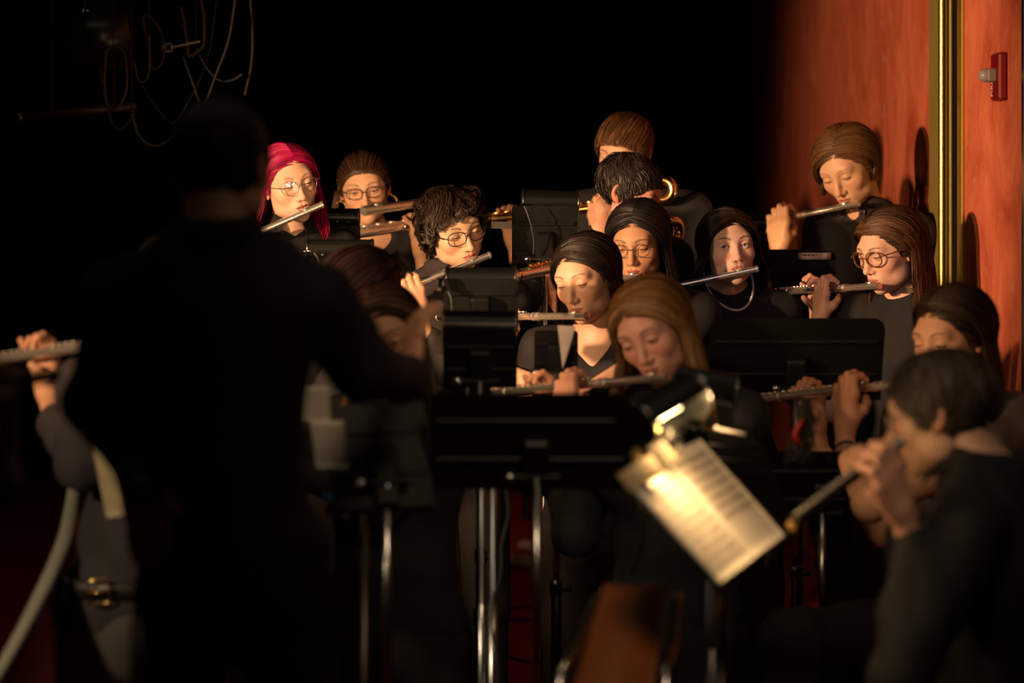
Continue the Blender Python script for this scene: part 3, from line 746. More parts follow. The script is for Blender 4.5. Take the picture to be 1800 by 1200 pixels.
def person(name, c, yaw, pitch, roll, label, byaw=None, g=None, hair=None, scale=1.0, arms=None, shirt='shirt', trouser='trouser',
           sleeve='long', neck='crew', pose='stand', female=True, lean=.03, hi=True, vox=.010, skin=(.55, .33, .22), buttons=False, wr=1.0, zf=0.0, bigS=1.0, nk=.147, slope=.0, hipdx=0.0, slv=1.0):
    scale = scale*.965
    """c: world head centre. arms: list of (side, wrist point or None, frame) ; side +1 = image-right shoulder when facing camera"""
    byaw = yaw*.7 if byaw is None else byaw
    G = dict(w=.96 if female else 1.0, jaw=.93 if female else 1.08, nose=.85 if female else 1.05, lip=(.38, .09, .08), browc=(.03, .016, .01), skin=skin)
    if g: G.update(g)
    R = ry(-roll)@rz(yaw)@rx(pitch); c = np.asarray(c, float)
    root = thing('person', (c[0], c[1], zf), label, 'person')
    Bz = rz(byaw); fw = Bz@np.array([0, -1.0, 0]); rt = Bz@np.array([1.0, 0, 0]); up = np.array([0, 0, 1.0])
    sh = (.165 if female else .19)*bigS; k = 1.0 if female else 1.08; k *= bigS
    N0 = c+R@np.array([0, .028, -.075])*scale; Nb = c-fw*(.040+lean)-up*nk*scale-(R@up-up)*.06
    Ch = Nb-up*.17-fw*.01; Wa = Nb-up*.37; Hp = Nb-up*.53+rt*hipdx; Wa = Wa+rt*hipdx*.6; Ch = Ch+rt*hipdx*.2
    floor_hip = Hp[2]
    f = Field(); body = Field()
    # --- skin body: neck, trunk
    body.cone(N0, Nb+fw*.01, .049*k, .048*k, .02)
    body.cone(Nb-up*.055, Ch, .058*k, .095*k, .05)
    for s in (-1, 1): body.cone(Nb-up*.005+rt*s*.03, Nb-up*(.066+slope)+rt*s*sh*.90, .040*k, .042*k, .04)
    body.ell(Ch-fw*.0, (.135*k, .095*k, .17), Bz, .05); body.ell(Wa, (.115*k, .085*k, .15), Bz, .05); body.ell(Hp, (.145*k, .10*k, .12), Bz, .05)
    # --- shirt
    for s in (-1, 1): f.cone(Nb-up*.018+rt*s*.035, Nb-up*(.064+slope)+rt*s*sh, .047*k, .056*k, .04)
    f.ell(Ch, (.158*k, .115*k, .19), Bz, .06)
    if female:
        for s in (-1, 1): f.ell(Ch-up*.035+fw*.068+rt*s*.07, (.058, .05, .058), Bz, .05)
    f.ell(Wa, (.135*k, .105*k, .16), Bz, .06); f.ell(Hp+up*.02, (.165*k, .118*k, .11), Bz, .05)
    S = {s: Nb-up*(.066+slope)+rt*s*sh for s in (-1, 1)}
    handV, handQ, hn = [], [], 0
    wr_pts = {}
    for arm in (arms or []):
        s = arm['s']; 
        if 'frame' in arm:
            Rf, of = arm['frame']; hv, hq, wl = (HAND_BIG if arm.get('big') else HAND[arm.get('v', 0)])
            hv = hv.copy(); wl = wl.copy(); flip = -arm.get('flip', 1)     # flip=-1: palm on the other side of the tube
            hv[:, 1] *= flip; wl = wl*np.array([1, flip, 1]); q = hq if flip > 0 else hq[:, ::-1]
            Rl = Rf@rx(arm.get('tilt', 0)*flip)@rz(arm.get('twist', 0)); ctr = of+Rf[:, 0]*arm['x']
            hs = arm.get('hs', 1.0)
            hv = (hv*hs)@Rl.T+ctr; Wp = Rl@(wl*hs)+ctr; wdir = unit(Rl@np.array([0, .1*flip, -1]))
            handV.append(hv); handQ.append(q+hn); hn += len(hv)
        else:
            Wp = np.asarray(arm['w'], float); wdir = None
        E = two_bone(S[s], Wp, .285*k, .245*k, arm.get('pole', -up*1.0-fw*.1+rt*s*.5)) if 'e' not in arm else np.asarray(arm['e'], float)
        body.cone(S[s], E, .045*k, .037*k, .03); body.cone(E, Wp, .038*k, .0245, .02)
        wr_pts[s] = (E, Wp)
        sl = arm.get('sleeve', sleeve)
        if sl == 'long': f.cone(S[s], E, .058*k*slv, .050*k*slv, .03).cone(E, E+(Wp-E)*arm.get('cuff', .93), .052*k*slv, .036*slv, .02)
        elif sl == 'rolled': f.cone(S[s], E, .058*k, .050*k, .03).cone(E, E+(Wp-E)*.35, .050*k, .047*k, .02)
        elif sl == 'short': f.cone(S[s], S[s]+(E-S[s])*.26, .058*k, .058*k, .03)
        if 'frame' not in arm:      # relaxed, slightly curled hand hanging from the wrist
            hd = unit(arm.get('hd', -up)); sd = unit(np.cross(hd, fw)+1e-6)
            if arm.get('edge'): sd = unit(sd*.45+fw*.9)
            sd = unit(sd-hd*np.dot(sd, hd)); fr = np.cross(sd, hd); hf = Field()
            hf.ell(Wp+hd*.045, (.038, .016, .045), np.column_stack([sd, fr, hd]), .01).cone(Wp-hd*.01, Wp+hd*.02, .024, .024, .02)
            for i in range(4):
                a = Wp+hd*.08+sd*(.027-.018*i); b = a+hd*(.036, .041, .038, .03)[i]+fr*.004; e2 = b+hd*.018+fr*.012; e3 = e2+hd*.014+fr*.014
                hf.cone(a, b, .0092, .0083, .004).cone(b, e2, .0083, .0075, .003).cone(e2, e3, .0075, .0066, .003)
            a = Wp+hd*.02+sd*.026; b = a+hd*.035+sd*.024+fr*.008; hf.cone(a, b, .0125, .010, .008).cone(b, b+hd*.03+fr*.01, .010, .0082, .004)
            v_, q_ = hf.mesh(.0034); handV.append(v_); handQ.append(q_+hn); hn += len(v_)
    for s in (-1, 1):
        if s not in wr_pts:
            E = S[s]-up*.27+rt*s*.05-fw*.02; Wp = E-up*.2+fw*.10
            body.cone(S[s], E, .045*k, .037*k, .03).cone(E, Wp, .036*k, .026, .02); f.cone(S[s], E, .058*k, .048*k, .03).cone(E, Wp, .05*k, .04, .02)
            hf = Field(); hd = unit(Wp-E); sd = fw; fr = np.cross(sd, hd)
            hf.ell(Wp+hd*.045, (.036, .016, .045), np.column_stack([sd, fr, hd]), .01)
            for i in range(4): a = Wp+hd*.08+sd*(.026-.017*i); hf.cone(a, a+hd*.04, .0088, .008, .004).cone(a+hd*.04, a+hd*.068+fr*.014, .008, .0068, .003)
            a = Wp+hd*.02+sd*.026; hf.cone(a, a+hd*.05+sd*.018, .012, .0085, .006)
            v_, q_ = hf.mesh(.005); handV.append(v_); handQ.append(q_+hn); hn += len(v_)
    # --- necklines cut out of the shirt
    Nf = Nb+fw*.0
    f.cutcone(Nb+up*.005, Nb+up*.15+fw*.02, .051*k, .068*k, .008)
    if neck == 'v':
        f.cutcone(Nb-up*.01+fw*.10, Nb-up*.17+fw*.155, .065, .022, .012); f.cutcone(Nb+up*.02+fw*.07, Nb-up*.02+fw*.09, .07, .06, .01)
    if neck == 'scoop': f.cutell(Nb-up*.015+fw*.07, (.085, .07, .055), Bz, .015)
    V, Q = f.mesh(vox); n = vnormals(V, Q)
    amp = .0065*wr; rel = V-Ch
    V = V+n*np.maximum(wob(rel*np.array([1, 1, .75]), 26, len(label), 3)*amp, -.006)[:, None]
    so = mesh_obj('shirt', V, Q, M[shirt], loc=None); put(so, root)
    # --- legs
    tr = Field(); tr.ell(Hp-up*.01, (.158*k, .118*k, .12), Bz, .05)
    feet = []
    if pose == 'stand':
        kz = zf+.47
        for s in (-1, 1):
            h0 = Hp-up*.05+rt*s*.085; kn = np.array([h0[0], h0[1], kz])+rt*s*.02+fw*.01; an = np.array([kn[0], kn[1], zf+.09])+rt*s*.01-fw*.02
            tr.cone(h0, kn, .088*k, .065*k, .04).cone(kn, an, .062*k, .052*k, .03); body.cone(h0, kn, .075*k, .05*k, .03).cone(kn, an, .05*k, .035, .03); feet.append(an)
    else:
        sep = pose.get('sep', .12) if isinstance(pose, dict) else .12
        kz = pose.get('knee', Hp[2]-.0) if isinstance(pose, dict) else Hp[2]
        for s in (-1, 1):
            h0 = Hp-up*.03+rt*s*.09; kn = h0+fw*.42+rt*s*sep*.6; kn[2] = kz; an = kn+fw*.02; an[2] = zf+.09
            tr.cone(h0, kn, .092*k, .072*k, .04).cone(kn, an, .070*k, .055*k, .03); body.cone(h0, kn, .075*k, .05*k, .03).cone(kn, an, .05*k, .035, .03); feet.append(an)
    V, Q = tr.mesh(vox*1.2); n = vnormals(V, Q); V = V+n*(wob(V*np.array([1, 1, .5]), 24, len(label)+5, 3)*.006*wr)[:, None]
    put(mesh_obj('trousers', V, Q, M[trouser]), root)
    for an in feet:
        fb = Field(); a = np.array([an[0], an[1], zf+.045])-fw*.03; fb.cone(a, a+fw*.16, .034, .030, .02).ell(a+fw*.15-up*.010, (.042, .07, .030), Bz, .02).cone(a+up*.05, a+up*.01, .04, .038, .02)
        V, Q = fb.mesh(.010); V[:, 2] = np.maximum(V[:, 2], zf+.004); put(mesh_obj('shoe', V, Q, M['shoe']), root)
    # --- one body mesh
    bv, bq = body.mesh(vox); hvv, hqq, hc, hm = head_mesh(G, hi); hvv = (hvv*scale)@R.T+c
    bc = np.tile(np.array(G['skin'])*.97, (len(bv), 1)); Vs = [hvv, bv]; Qs = [hqq, bq+len(hvv)]; Cs = [hc, bc]; ms = [hm, np.zeros(len(bq))]; nn = len(hvv)+len(bv)
    if handV:
        hv = np.concatenate(handV); hq = np.concatenate(handQ); Vs.append(hv); Qs.append(hq+nn); Cs.append(np.tile(np.array(G['skin'])*np.array([1.02, .9, .86]), (len(hv), 1))); ms.append(np.zeros(len(hq)))
    put(mesh_obj('body', np.concatenate(Vs), np.concatenate(Qs), [M['skin'], M['eye']], cols=np.concatenate(Cs), midx=np.concatenate(ms)), root)
    if hair:
        kind, o, col = hair
        if kind == 'long': hv, hq, hc = hair_long(R, o, col, o.get('n', 800))
        elif kind == 'short': hv, hq, hc = hair_short(o, col, o.get('n', 2200))
        else: hv, hq, hc = hair_back(o, col, o.get('n', 1000), R)
        put(mesh_obj('hair', (hv*scale)@R.T+c, hq, M['hair'], cols=hc), root)
    if neck == 'collar':
        cb = MB(); 
        a = np.linspace(.30, 2*math.pi-.30, 26)
        def ringp(rad, zz, dr=0): return np.array([Nb+up*(zz-.012*math.cos(t)*-1)+Bz@np.array([math.sin(t)*rad, -math.cos(t)*rad, 0])*1.0 for t in a])
        r1 = ringp(.066*k, .002); r2 = ringp(.063*k, .040); r3 = ringp(.072*k, .034); r4 = ringp(.084*k, -.004)
        # collar points in front
        for q, s in ((0, 1), (-1, -1)):
            r4[q] += fw*.022-up*.030+rt*s*.016; r3[q] += fw*.004
        n_ = len(a); Vv = np.concatenate([r1, r2, r3, r4]); Qq = [(i*n_+j, i*n_+j+1, (i+1)*n_+j+1, (i+1)*n_+j) for i in range(3) for j in range(n_-1)]
        co = cb.add(Vv, Qq).build('collar', M[shirt], root)
        md = co.modifiers.new('thick', 'SOLIDIFY'); md.thickness = .003
        buttons = buttons is not None
    if buttons:
        for i in range(4):
            p = Nb-up*(.07+.09*i)+fw*(.108+.012*min(i, 1)); put(MB().disc((0, 0, 0), fw, .0055, .003, 12).build('button', M['darkmetal'], loc=p), root)
    return dict(root=root, R=R, c=c, Nb=Nb, fw=fw, rt=rt, up=up, S=S, arms=wr_pts, mouth=c+R@np.array([0, -.100, -.0735])*scale, scale=scale, Hp=Hp, Wa=Wa, Bz=Bz, k=k)

def mouth_of(c, yaw, pitch, roll, scale=1.0, dz=0):
    scale = scale*.965
    R = ry(-roll)@rz(yaw)@rx(pitch); return np.asarray(c, float)+R@np.array([0, -.106, -.079+dz])*scale

def glasses(P, mat, w=.0255, h=.019, thick=.0015, rnd=2.4, label=None):
    rt_ = P['root']; R, c, s = P['R'], P['c'], P['scale']; G = []
    top = bpy.data.objects.new('glasses', None); COL.objects.link(top)
    fr = MB(); a = np.linspace(0, 2*math.pi, 28, endpoint=False)
    for sd in (-1, 1):
        ca, sa = np.cos(a), np.sin(a); x = np.sign(ca)*np.abs(ca)**(2/rnd)*w+sd*.0325; z = np.sign(sa)*np.abs(sa)**(2/rnd)*h-.002
        y = -.1005+.012*(np.abs(x)/.058)**2; fr.tube(np.column_stack([x, y, z]), thick, 6, closed=True)
        lv = MB(); cc = np.array([[sd*.0325, -.098, -.002]]); ring = np.column_stack([x, y, z]); lv.add(np.vstack([ring, cc]), None, [(i, (i+1) % 28, 28) for i in range(28)])
        G.append(lv)
        fr.tube(np.array([(sd*(.0325+w), -.0955, .006), (sd*.070, -.085, .006), (sd*.0765, -.04, .004), (sd*.079, .005, 0), (sd*.078, .02, -.01)]), thick, 6)
    fr.tube([(-.009, -.1010, .002), (0, -.103, .004), (.009, -.1010, .002)], thick, 6)
    top.parent = rt_
    m = fr.xf(R*s, c).build('glasses_frame', mat); 
    bpy.data.objects.remove(top)
    m.name = 'glasses'; put(m, rt_)
    for lv in G: put(lv.xf(R*s, c).build('lens', M['lens']), m)
    return m
# ================================================================ the setting
def wall_mat():
    m, N, L, P = nmat('red_plaster')
    tc = N.new('ShaderNodeTexCoord'); mp = N.new('ShaderNodeMapping'); mp.inputs['Scale'].default_value = (1, 1.3, .9)
    L.new(tc.outputs['Object'], mp.inputs[0])
    n1 = N.new('ShaderNodeTexNoise'); n1.inputs['Scale'].default_value = 2.4; n1.inputs['Detail'].default_value = 8; n1.inputs['Roughness'].default_value = .62; n1.inputs['Distortion'].default_value = 1.2
    L.new(mp.outputs[0], n1.inputs['Vector'])
    r = N.new('ShaderNodeValToRGB'); e = r.color_ramp.elements
    e[0].position = .3; e[0].color = (.36, .062, .026, 1); e[1].position = .72; e[1].color = (.66, .19, .10, 1)
    L.new(n1.outputs['Fac'], r.inputs[0])
    n2 = N.new('ShaderNodeTexNoise'); n2.inputs['Scale'].default_value = 9; n2.inputs['Detail'].default_value = 6; n2.inputs['Distortion'].default_value = 2.5
    L.new(mp.outputs[0], n2.inputs['Vector'])
    r2 = N.new('ShaderNodeValToRGB'); r2.color_ramp.elements[0].position = .60; r2.color_ramp.elements[0].color = (0, 0, 0, 1); r2.color_ramp.elements[1].position = .74; r2.color_ramp.elements[1].color = (.8, .8, .8, 1)
    L.new(n2.outputs['Fac'], r2.inputs[0])
    mx = N.new('ShaderNodeMixRGB'); L.new(r2.outputs[0], mx.inputs[0]); L.new(r.outputs[0], mx.inputs[1]); mx.inputs[2].default_value = (.55, .24, .19, 1)
    L.new(mx.outputs[0], P.inputs['Base Color']); P.inputs['Roughness'].default_value = .7; P.inputs['Specular IOR Level'].default_value = .25
    b = N.new('ShaderNodeBump'); b.inputs['Strength'].default_value = .35; b.inputs['Distance'].default_value = .01; L.new(n2.outputs['Fac'], b.inputs['Height']); L.new(b.outputs[0], P.inputs['Normal'])
    return m
def carpet_mat():
    m, N, L, P = nmat('red_carpet'); tc = N.new('ShaderNodeTexCoord'); n = N.new('ShaderNodeTexNoise'); n.inputs['Scale'].default_value = 220
    L.new(tc.outputs['Object'], n.inputs['Vector']); r = N.new('ShaderNodeValToRGB'); r.color_ramp.elements[0].color = (.20, .010, .012, 1); r.color_ramp.elements[1].color = (.34, .018, .020, 1)
    L.new(n.outputs['Fac'], r.inputs[0]); L.new(r.outputs[0], P.inputs['Base Color']); P.inputs['Roughness'].default_value = .95
    b = N.new('ShaderNodeBump'); b.inputs['Strength'].default_value = .5; b.inputs['Distance'].default_value = .004; L.new(n.outputs['Fac'], b.inputs['Height']); L.new(b.outputs[0], P.inputs['Normal']); return m
M['wall'] = wall_mat(); M['carpet'] = carpet_mat()
M['black_wall'] = plain('black_wall_paint', (.006, .006, .006), .9, noise=.3, scale=3, spec=.1)
M['drape'] = plain('black_drape', (.007, .006, .006), .95, spec=.05)
M['brass'] = plain('brass_trim', (.62, .46, .12), .32, 1.0, bump=.02, scale=8)
M['olive'] = plain('olive_brass', (.34, .27, .08), .45, .35)
M['deepred'] = plain('deep_red_strip', (.22, .008, .008), .6)
M['greyrail'] = plain('grey_rail', (.26, .25, .20), .6, noise=.1, scale=6)
M['red_panel'] = plain('red_panel', (.30, .035, .02), .8, noise=.2, scale=5)
M['ceiling'] = plain('black_ceiling', (.006, .006, .006), .95, spec=.1)
def st(mb, name, mat): return tag(mb.build(name, mat, smooth=False), kind='structure')
XW = 1.32
st(MB().box((-1.2, 6.0, -.05), (7.0, 15.0, .10)), 'floor', M['carpet'])
st(MB().box((-1.2, 6.0, 4.3), (7.0, 15.0, .1)), 'ceiling', M['ceiling'])
st(MB().box((-1.2, 13.55, 2.1), (7.0, .1, 4.3)), 'wall_back', M['black_wall'])
st(MB().box((-4.75, 6.0, 2.1), (.1, 15.0, 4.3)), 'wall_left', M['black_wall'])
# the right wall is a run of plaster panels between metal trims
st(MB().box((XW+.06, 10.45, 2.1), (.12, 6.1, 4.3)), 'wall_right', M['wall'])
st(MB().box((XW+.06, 6.55, 2.1), (.12, 1.1, 4.3)), 'wall_right', M['wall'])
st(MB().box((XW+.06, 5.4, 2.1), (.12, 1.24, 4.3)), 'wall_right', M['wall'])
st(MB().box((XW+.10, 7.25, 2.1), (.2, .40, 4.3)), 'wall_right', M['black_wall'])
def trim(y0, y1, dx, mat, n=None):
    b = MB().box((XW+.05-dx/2, (y0+y1)/2, 2.1), (.10+dx, y1-y0, 4.3), bev=.003); return st(b, 'trim_1' if n is None else n, mat)
def wy(px, x=XW): return x*F/(px-900)
trim(wy(1652, XW-.02), wy(1633, XW-.02), .020, M['olive'], 'trim_1')
tube = MB().tube([(XW-.026, wy(1656.5, XW-.026), 0), (XW-.026, wy(1656.5, XW-.026), 4.25)], .0125, 20); st(tube, 'trim_2', M['brass'])
trim(wy(1667, XW-.01), wy(1660, XW-.01), .006, M['olive'], 'trim_3')
trim(wy(1679), wy(1671), -.035, M['deepred'], 'trim_4')
trim(wy(1690, XW-.012), wy(1682, XW-.012), .012, M['brass'], 'trim_5')
trim(wy(1800, XW-.012), wy(1795, XW-.012), .012, M['chrome'], 'trim_6')
st(MB().box((XW-.008, 8.4, .06), (.016, 4.0, .12), bev=.004), 'baseboard_right', M['black_wall'])
# black drape across the back, folds hanging from above
n = 320; x = np.linspace(-3.6, 1.25, n); y = 13.2+.05*np.sin(x*2*math.pi*7)+.015*np.sin(x*41); V = []
for z in (0.02, 1.4, 2.8, 4.2): V.append(np.column_stack([x, y+.01*math.sin(z*2), np.full(n, z)]))
for z in (4.2, 2.8, 1.4, .02): V.append(np.column_stack([x, y+.012+.01*math.sin(z*2), np.full(n, z)]))
V = np.concatenate(V); Q = [(a*n+b, a*n+b+1, ((a+1) % 8)*n+b+1, ((a+1) % 8)*n+b) for a in range(8) for b in range(n-1)]
tag(MB().add(V, Q).build('stage_drape', M['drape'], loc=(-1.2, 13.2, 0)), 'wide black stage drape in the dark behind the players', 'curtain')

# fire strobe on the right wall
p = np.array([XW, wy(1764, XW), CAMZ-(135-HZ)/F*wy(1764, XW)])
t = thing('fire_alarm_strobe', p, 'red wall fire alarm with a clear strobe lens, high on the right wall', 'fire alarm')
M['alarmred'] = plain('alarm_red', (.17, .004, .006), .4); M['clear'] = plain('clear_lens', (.28, .27, .27), .1, coat=.6)
M['alarmbox'] = plain('strobe_housing', (.20, .17, .14), .45); M['white_ink'] = plain('white_print', (.7, .65, .62), .6)
put(MB().box(p+np.array([-.012, 0, 0]), (.024, .115, .128), bev=.006).build('mounting_plate', M['alarmred'], smooth=False), t)
put(MB().box(p+np.array([-.035, 0, .004]), (.026, .060, .036), bev=.004).build('strobe_housing', M['alarmbox'], smooth=False), t)
b = MB(); aa = np.linspace(0, math.pi/2, 8); b.tube([p+np.array([-.046-.022*math.sin(q), 0, .004]) for q in aa], [.019*math.cos(q)+.0005 for q in aa], 18); put(b.build('strobe_lens', M['clear']), t)
put(MB().tube([p+np.array([-.049, 0, -.004]), p+np.array([-.049, 0, .012])], .004, 8).tube([p+np.array([-.060, -.004, .004]), p+np.array([-.052, .006, .004])], .003, 8).build('flash_tube', M['chrome']), t)
def text_obj(s, size, mat, R, loc, name='lettering', parent=None, ext=.0004):
    cu = bpy.data.curves.new(name, 'FONT'); cu.body = s; cu.size = size; cu.extrude = ext; cu.align_x = 'CENTER'; cu.align_y = 'CENTER'
    o = bpy.data.objects.new(name, cu); COL.objects.link(o); bpy.context.view_layer.update()
    me = bpy.data.meshes.new_from_object(o.evaluated_get(bpy.context.evaluated_depsgraph_get())); bpy.data.objects.remove(o)
    n = len(me.vertices); co = np.empty(n*3, np.float32); me.vertices.foreach_get('co', co); co = co.reshape(-1, 3)@np.asarray(R, np.float32).T; me.vertices.foreach_set('co', co.ravel())
    me.materials.clear(); me.materials.append(mat); o = bpy.data.objects.new(name, me); COL.objects.link(o); o.location = [float(x) for x in loc]
    if parent: put(o, parent)
    return o
Rw = np.column_stack([(0, -1, 0), (0, 0, 1), (-1, 0, 0)])      # reads upright on a wall facing -X
text_obj('FIRE', .026, M['white_ink'], Rw@rz(90), p+np.array([-.0245, .034, -.030]), parent=t)

# curved low wall with a grey rail at the left
P = spline([W(139, 826, 5.2), W(128, 930, 4.85), W(70, 1060, 4.6), W(-10, 1200, 4.4), W(-120, 1360, 4.2)], 40)
t = thing('curved_partition', (P[0][0], P[0][1], 0), 'low curved red partition with a pale grey rail, bottom left', 'partition')
wd_ = np.interp(np.linspace(0, 1, 40), [0, .2, 1], [.022, .030, .014])
V = []; 
for i, q in enumerate(P): V += [q+np.array([-wd_[i]*1.0, .02, 0]), q+np.array([wd_[i]*.1, -.01, .002]), q+np.array([wd_[i]*.1, -.01, -.02]), q+np.array([-wd_[i], .02, -.02])]
Q = [(4*i+a, 4*i+(a+1) % 4, 4*i+4+(a+1) % 4, 4*i+4+a) for i in range(39) for a in range(4)]+[(3, 2, 1, 0), (156, 157, 158, 159)]
put(MB().add(V, Q).build('rail', M['greyrail']), t)
V = []; 
for q in P: V += [q+np.array([-.01, .012, -.02]), np.array([q[0]-.01, q[1]+.012, .0]), np.array([q[0]-.01, q[1]+.045, .0]), q+np.array([-.01, .045, -.02])]
put(MB().add(V, Q).build('panel', M['red_panel']), t)

# hanging cable coils, upper left
def hang(pts, d, r, label, dd=0.0, mat=None):
    Pp = spline([W(a, b, d+(c if len(x) > 2 else 0)) for x in pts for a, b, c in [(x[0], x[1], x[2] if len(x) > 2 else 0)]], 14*len(pts))
    hi_ = Pp[np.argmax(Pp[:, 2])]; o = MB().tube(Pp, r, 8).tube([hi_, (hi_[0], hi_[1], 4.26)], min(r, .002), 6).build('cable', mat or M['cable'], loc=Pp[0]); return tag(o, label, 'cable', 'cables hanging from the rigging')
M['cab_y'] = plain('cable_olive', (.05, .045, .012), .4); M['cab_o'] = plain('cable_rust', (.04, .013, .007), .5); M['cab_g'] = plain('cable_green', (.012, .028, .022), .4); M['cab_w'] = plain('cable_grey', (.055, .055, .065), .35)
hang([(434, -60), (443, 40), (442, 110), (430, 168)], 7.6, .004, 'long olive cable hanging straight at the right of the coil', mat=M['cab_y'])
hang([(420, -60), (404, 60), (380, 130), (357, 184), (340, 150), (322, 100)], 7.5, .004, 'grey cable dropping in a sharp V above the conductor', mat=M['cab_w'])
hang([(345, 85), (362, 118), (385, 141), (410, 140), (425, 130)], 7.55, .0035, 'short pale cable loop curling up beside the coil', mat=M['cab_w'])
hang([(250, 150), (275, 190), (305, 216), (330, 180), (365, 100), (385, -40)], 7.7, .003, 'thin green cable looping behind the coil', mat=M['cab_g'])
hang([(186, 90), (183, 150), (190, 188), (210, 184), (222, 150), (218, 95), (200, 82), (186, 90)], 7.5, .006, 'closed rust cable loop hanging left of the coil', mat=M['cab_o'])
hang([(250, 30), (262, 90), (268, 120), (285, 108), (284, 60), (262, 28), (250, 30)], 7.52, .005, 'rust cable ring at the middle of the coil', mat=M['cab_o'])
hang([(318, 10), (328, 70), (332, 98), (345, 92), (358, 76), (357, 20), (345, -30)], 7.5, .006, 'thick rust cable bight below the rigging bar', mat=M['cab_o'])
hang([(231, 200), (245, 240), (270, 256), (298, 245), (320, 215)], 7.6, .005, 'lowest olive cable loop over the conductor', mat=M['cab_y'])
hang([(236, 110), (243, 140), (255, 142), (262, 120), (262, 60)], 7.5, .004, 'small olive cable loop left of the pale connector', mat=M['cab_y'])
hang([(150, -20), (196, 215), (235, 195), (180, 190)], 8.2, .004, 'sagging dark cable farthest left', mat=M['cable'])
c0 = W(295, 84, 7.45); o = MB().box(c0, (.035, .03, .028), bev=.006).tube([c0+np.array([-.02, 0, -.005]), c0+np.array([.10, .0, .02])], .004, 8).build('connector', M['greyrail'], loc=c0); tag(o, 'pale cable connector hanging in the coil', 'connector')
b0 = W(95, 195, 7.8); t = thing('rigging_bar', b0, 'dark rusty rigging pipe with an end clamp, far upper left', 'pipe')
put(MB().tube([W(35, 205, 7.8), W(240, 186, 7.8)], .014, 12).tube([W(90, 200, 7.8), (W(90, 200, 7.8)[0], 7.8, 4.26)], .003, 6).tube([W(200, 190, 7.8), (W(200, 190, 7.8)[0], 7.8, 4.26)], .003, 6).build('pipe', M['cab_o']), t); put(MB().tube([W(34, 205, 7.8)+np.array([0, 0, z]) for z in (-.03, .03)], .018, 12).build('end_clamp', M['darkmetal']), t)
t = thing('stage_light_fixture', W(150, 10, 7.9), 'dark stage light hanging by thin straps at the top left edge', 'stage light')
put(MB().tube([W(100, 60, 7.9), W(230, 50, 7.9)], [.11, .13], 20).build('housing', M['hood']), t)
put(MB().tube([W(150, 5, 7.8), W(140, 38, 7.8)], .004, 6).tube([W(150, 5, 7.8), W(159, 36, 7.8)], .004, 6).tube([W(150, 6, 7.8), (W(150, 6, 7.8)[0], 7.8, 4.26)], .004, 6).build('strap', M['chrome']), t)

# cables and small things on the red floor
def onfloor(px, py): d = CAMZ*F/(py-HZ); return np.array([(px-900)/F*d, d, .006])
for k, (pts, lab) in enumerate([([(880, 1075), (920, 1068), (980, 1072), (1000, 1060)], 'black cable lying across the red floor, farthest'),
        ([(885, 1090), (930, 1092), (975, 1086), (1005, 1092)], 'black cable lying across the red floor, middle one'),
        ([(890, 1155), (925, 1165), (965, 1160), (1005, 1135)], 'black cable lying across the red floor, nearest')]):
    Pp = spline([onfloor(*q) for q in pts], 30); tag(MB().tube(Pp, .006, 8).build('floor_cable', M['rubber'], loc=Pp[0]), lab, 'cable', 'cables on the red floor')
for px, py, lab, w in ((938, 972, 'small pale shoe on the red floor behind the stands, upper one', .05), (912, 998, 'pinkish shoe on the red floor, leftmost', .06), (990, 1168, 'crumpled tan strap on the floor beside the centre pole', .09)):
    q = onfloor(px, py); f = Field(); f.cone(q+np.array([-w, .03, .025]), q+np.array([w, -.03, .02]), .022, .03, .02).ell(q+np.array([w*.6, -.02, .03]), (.045, .035, .028), None, .02); V, Qq = f.mesh(.008); V[:, 2] = np.maximum(V[:, 2], .002)
    o = mesh_obj('shoe' if 'shoe' in lab else 'strap', V, Qq, M['tan_card'] if 'strap' in lab else M['paper_grey'], loc=q); tag(o, lab, 'shoe' if 'shoe' in lab else 'strap')
q = onfloor(927, 925); tag(MB().box(q+np.array([0, .2, .20]), (.07, .05, .05), bev=.008).box(q+np.array([0, .2, .09]), (.05, .04, .17), bev=.004).build('floor_box', M['rubber'], smooth=False, loc=q), 'small dark box standing on the floor against the back', 'box')
# ================================================================ the players
WARM = (.60, .36, .235); PALE = (.66, .42, .31); TAN = (.50, .28, .165); OL = (.48, .27, .15)
def HC(px, py, d): return W(px, py, d)
def lips(c, yaw, pitch, roll, sc=1.0): return mouth_of(c, yaw, pitch, roll, sc)

# ---- magenta-haired player, left
c = HC(507, 320, 7.0); a = (24, 12, 14)
l = lips(c, *a); f1 = solve_foot(l, 150, 540, .615, True)
fl, FR, FO = flute(l, f1, 'silver flute of the magenta-haired player, slanting down behind the conductor')
p = person('p', c, *a, 'person with long magenta hair and wire glasses playing a flute, left of the group', skin=PALE, neck='collar', shirt='shirt',
    g=dict(lip=(.20, .03, .035), jaw=.95, brow=.6, browc=(.08, .04, .02)),
    hair=('long', dict(a0=58, part=.06, ph0=86, phl=98, len=.19, vol=.010, wave=.005, flare=.035, n=1000), (.36, .004, .075)),
    arms=[dict(s=-1, frame=(FR, FO), x=-.42, flip=-1, v=1), dict(s=1, frame=(FR, FO), x=-.21, v=0)])
glasses(p, M['frame_wire'], .024, .021, .0011, 2.1)

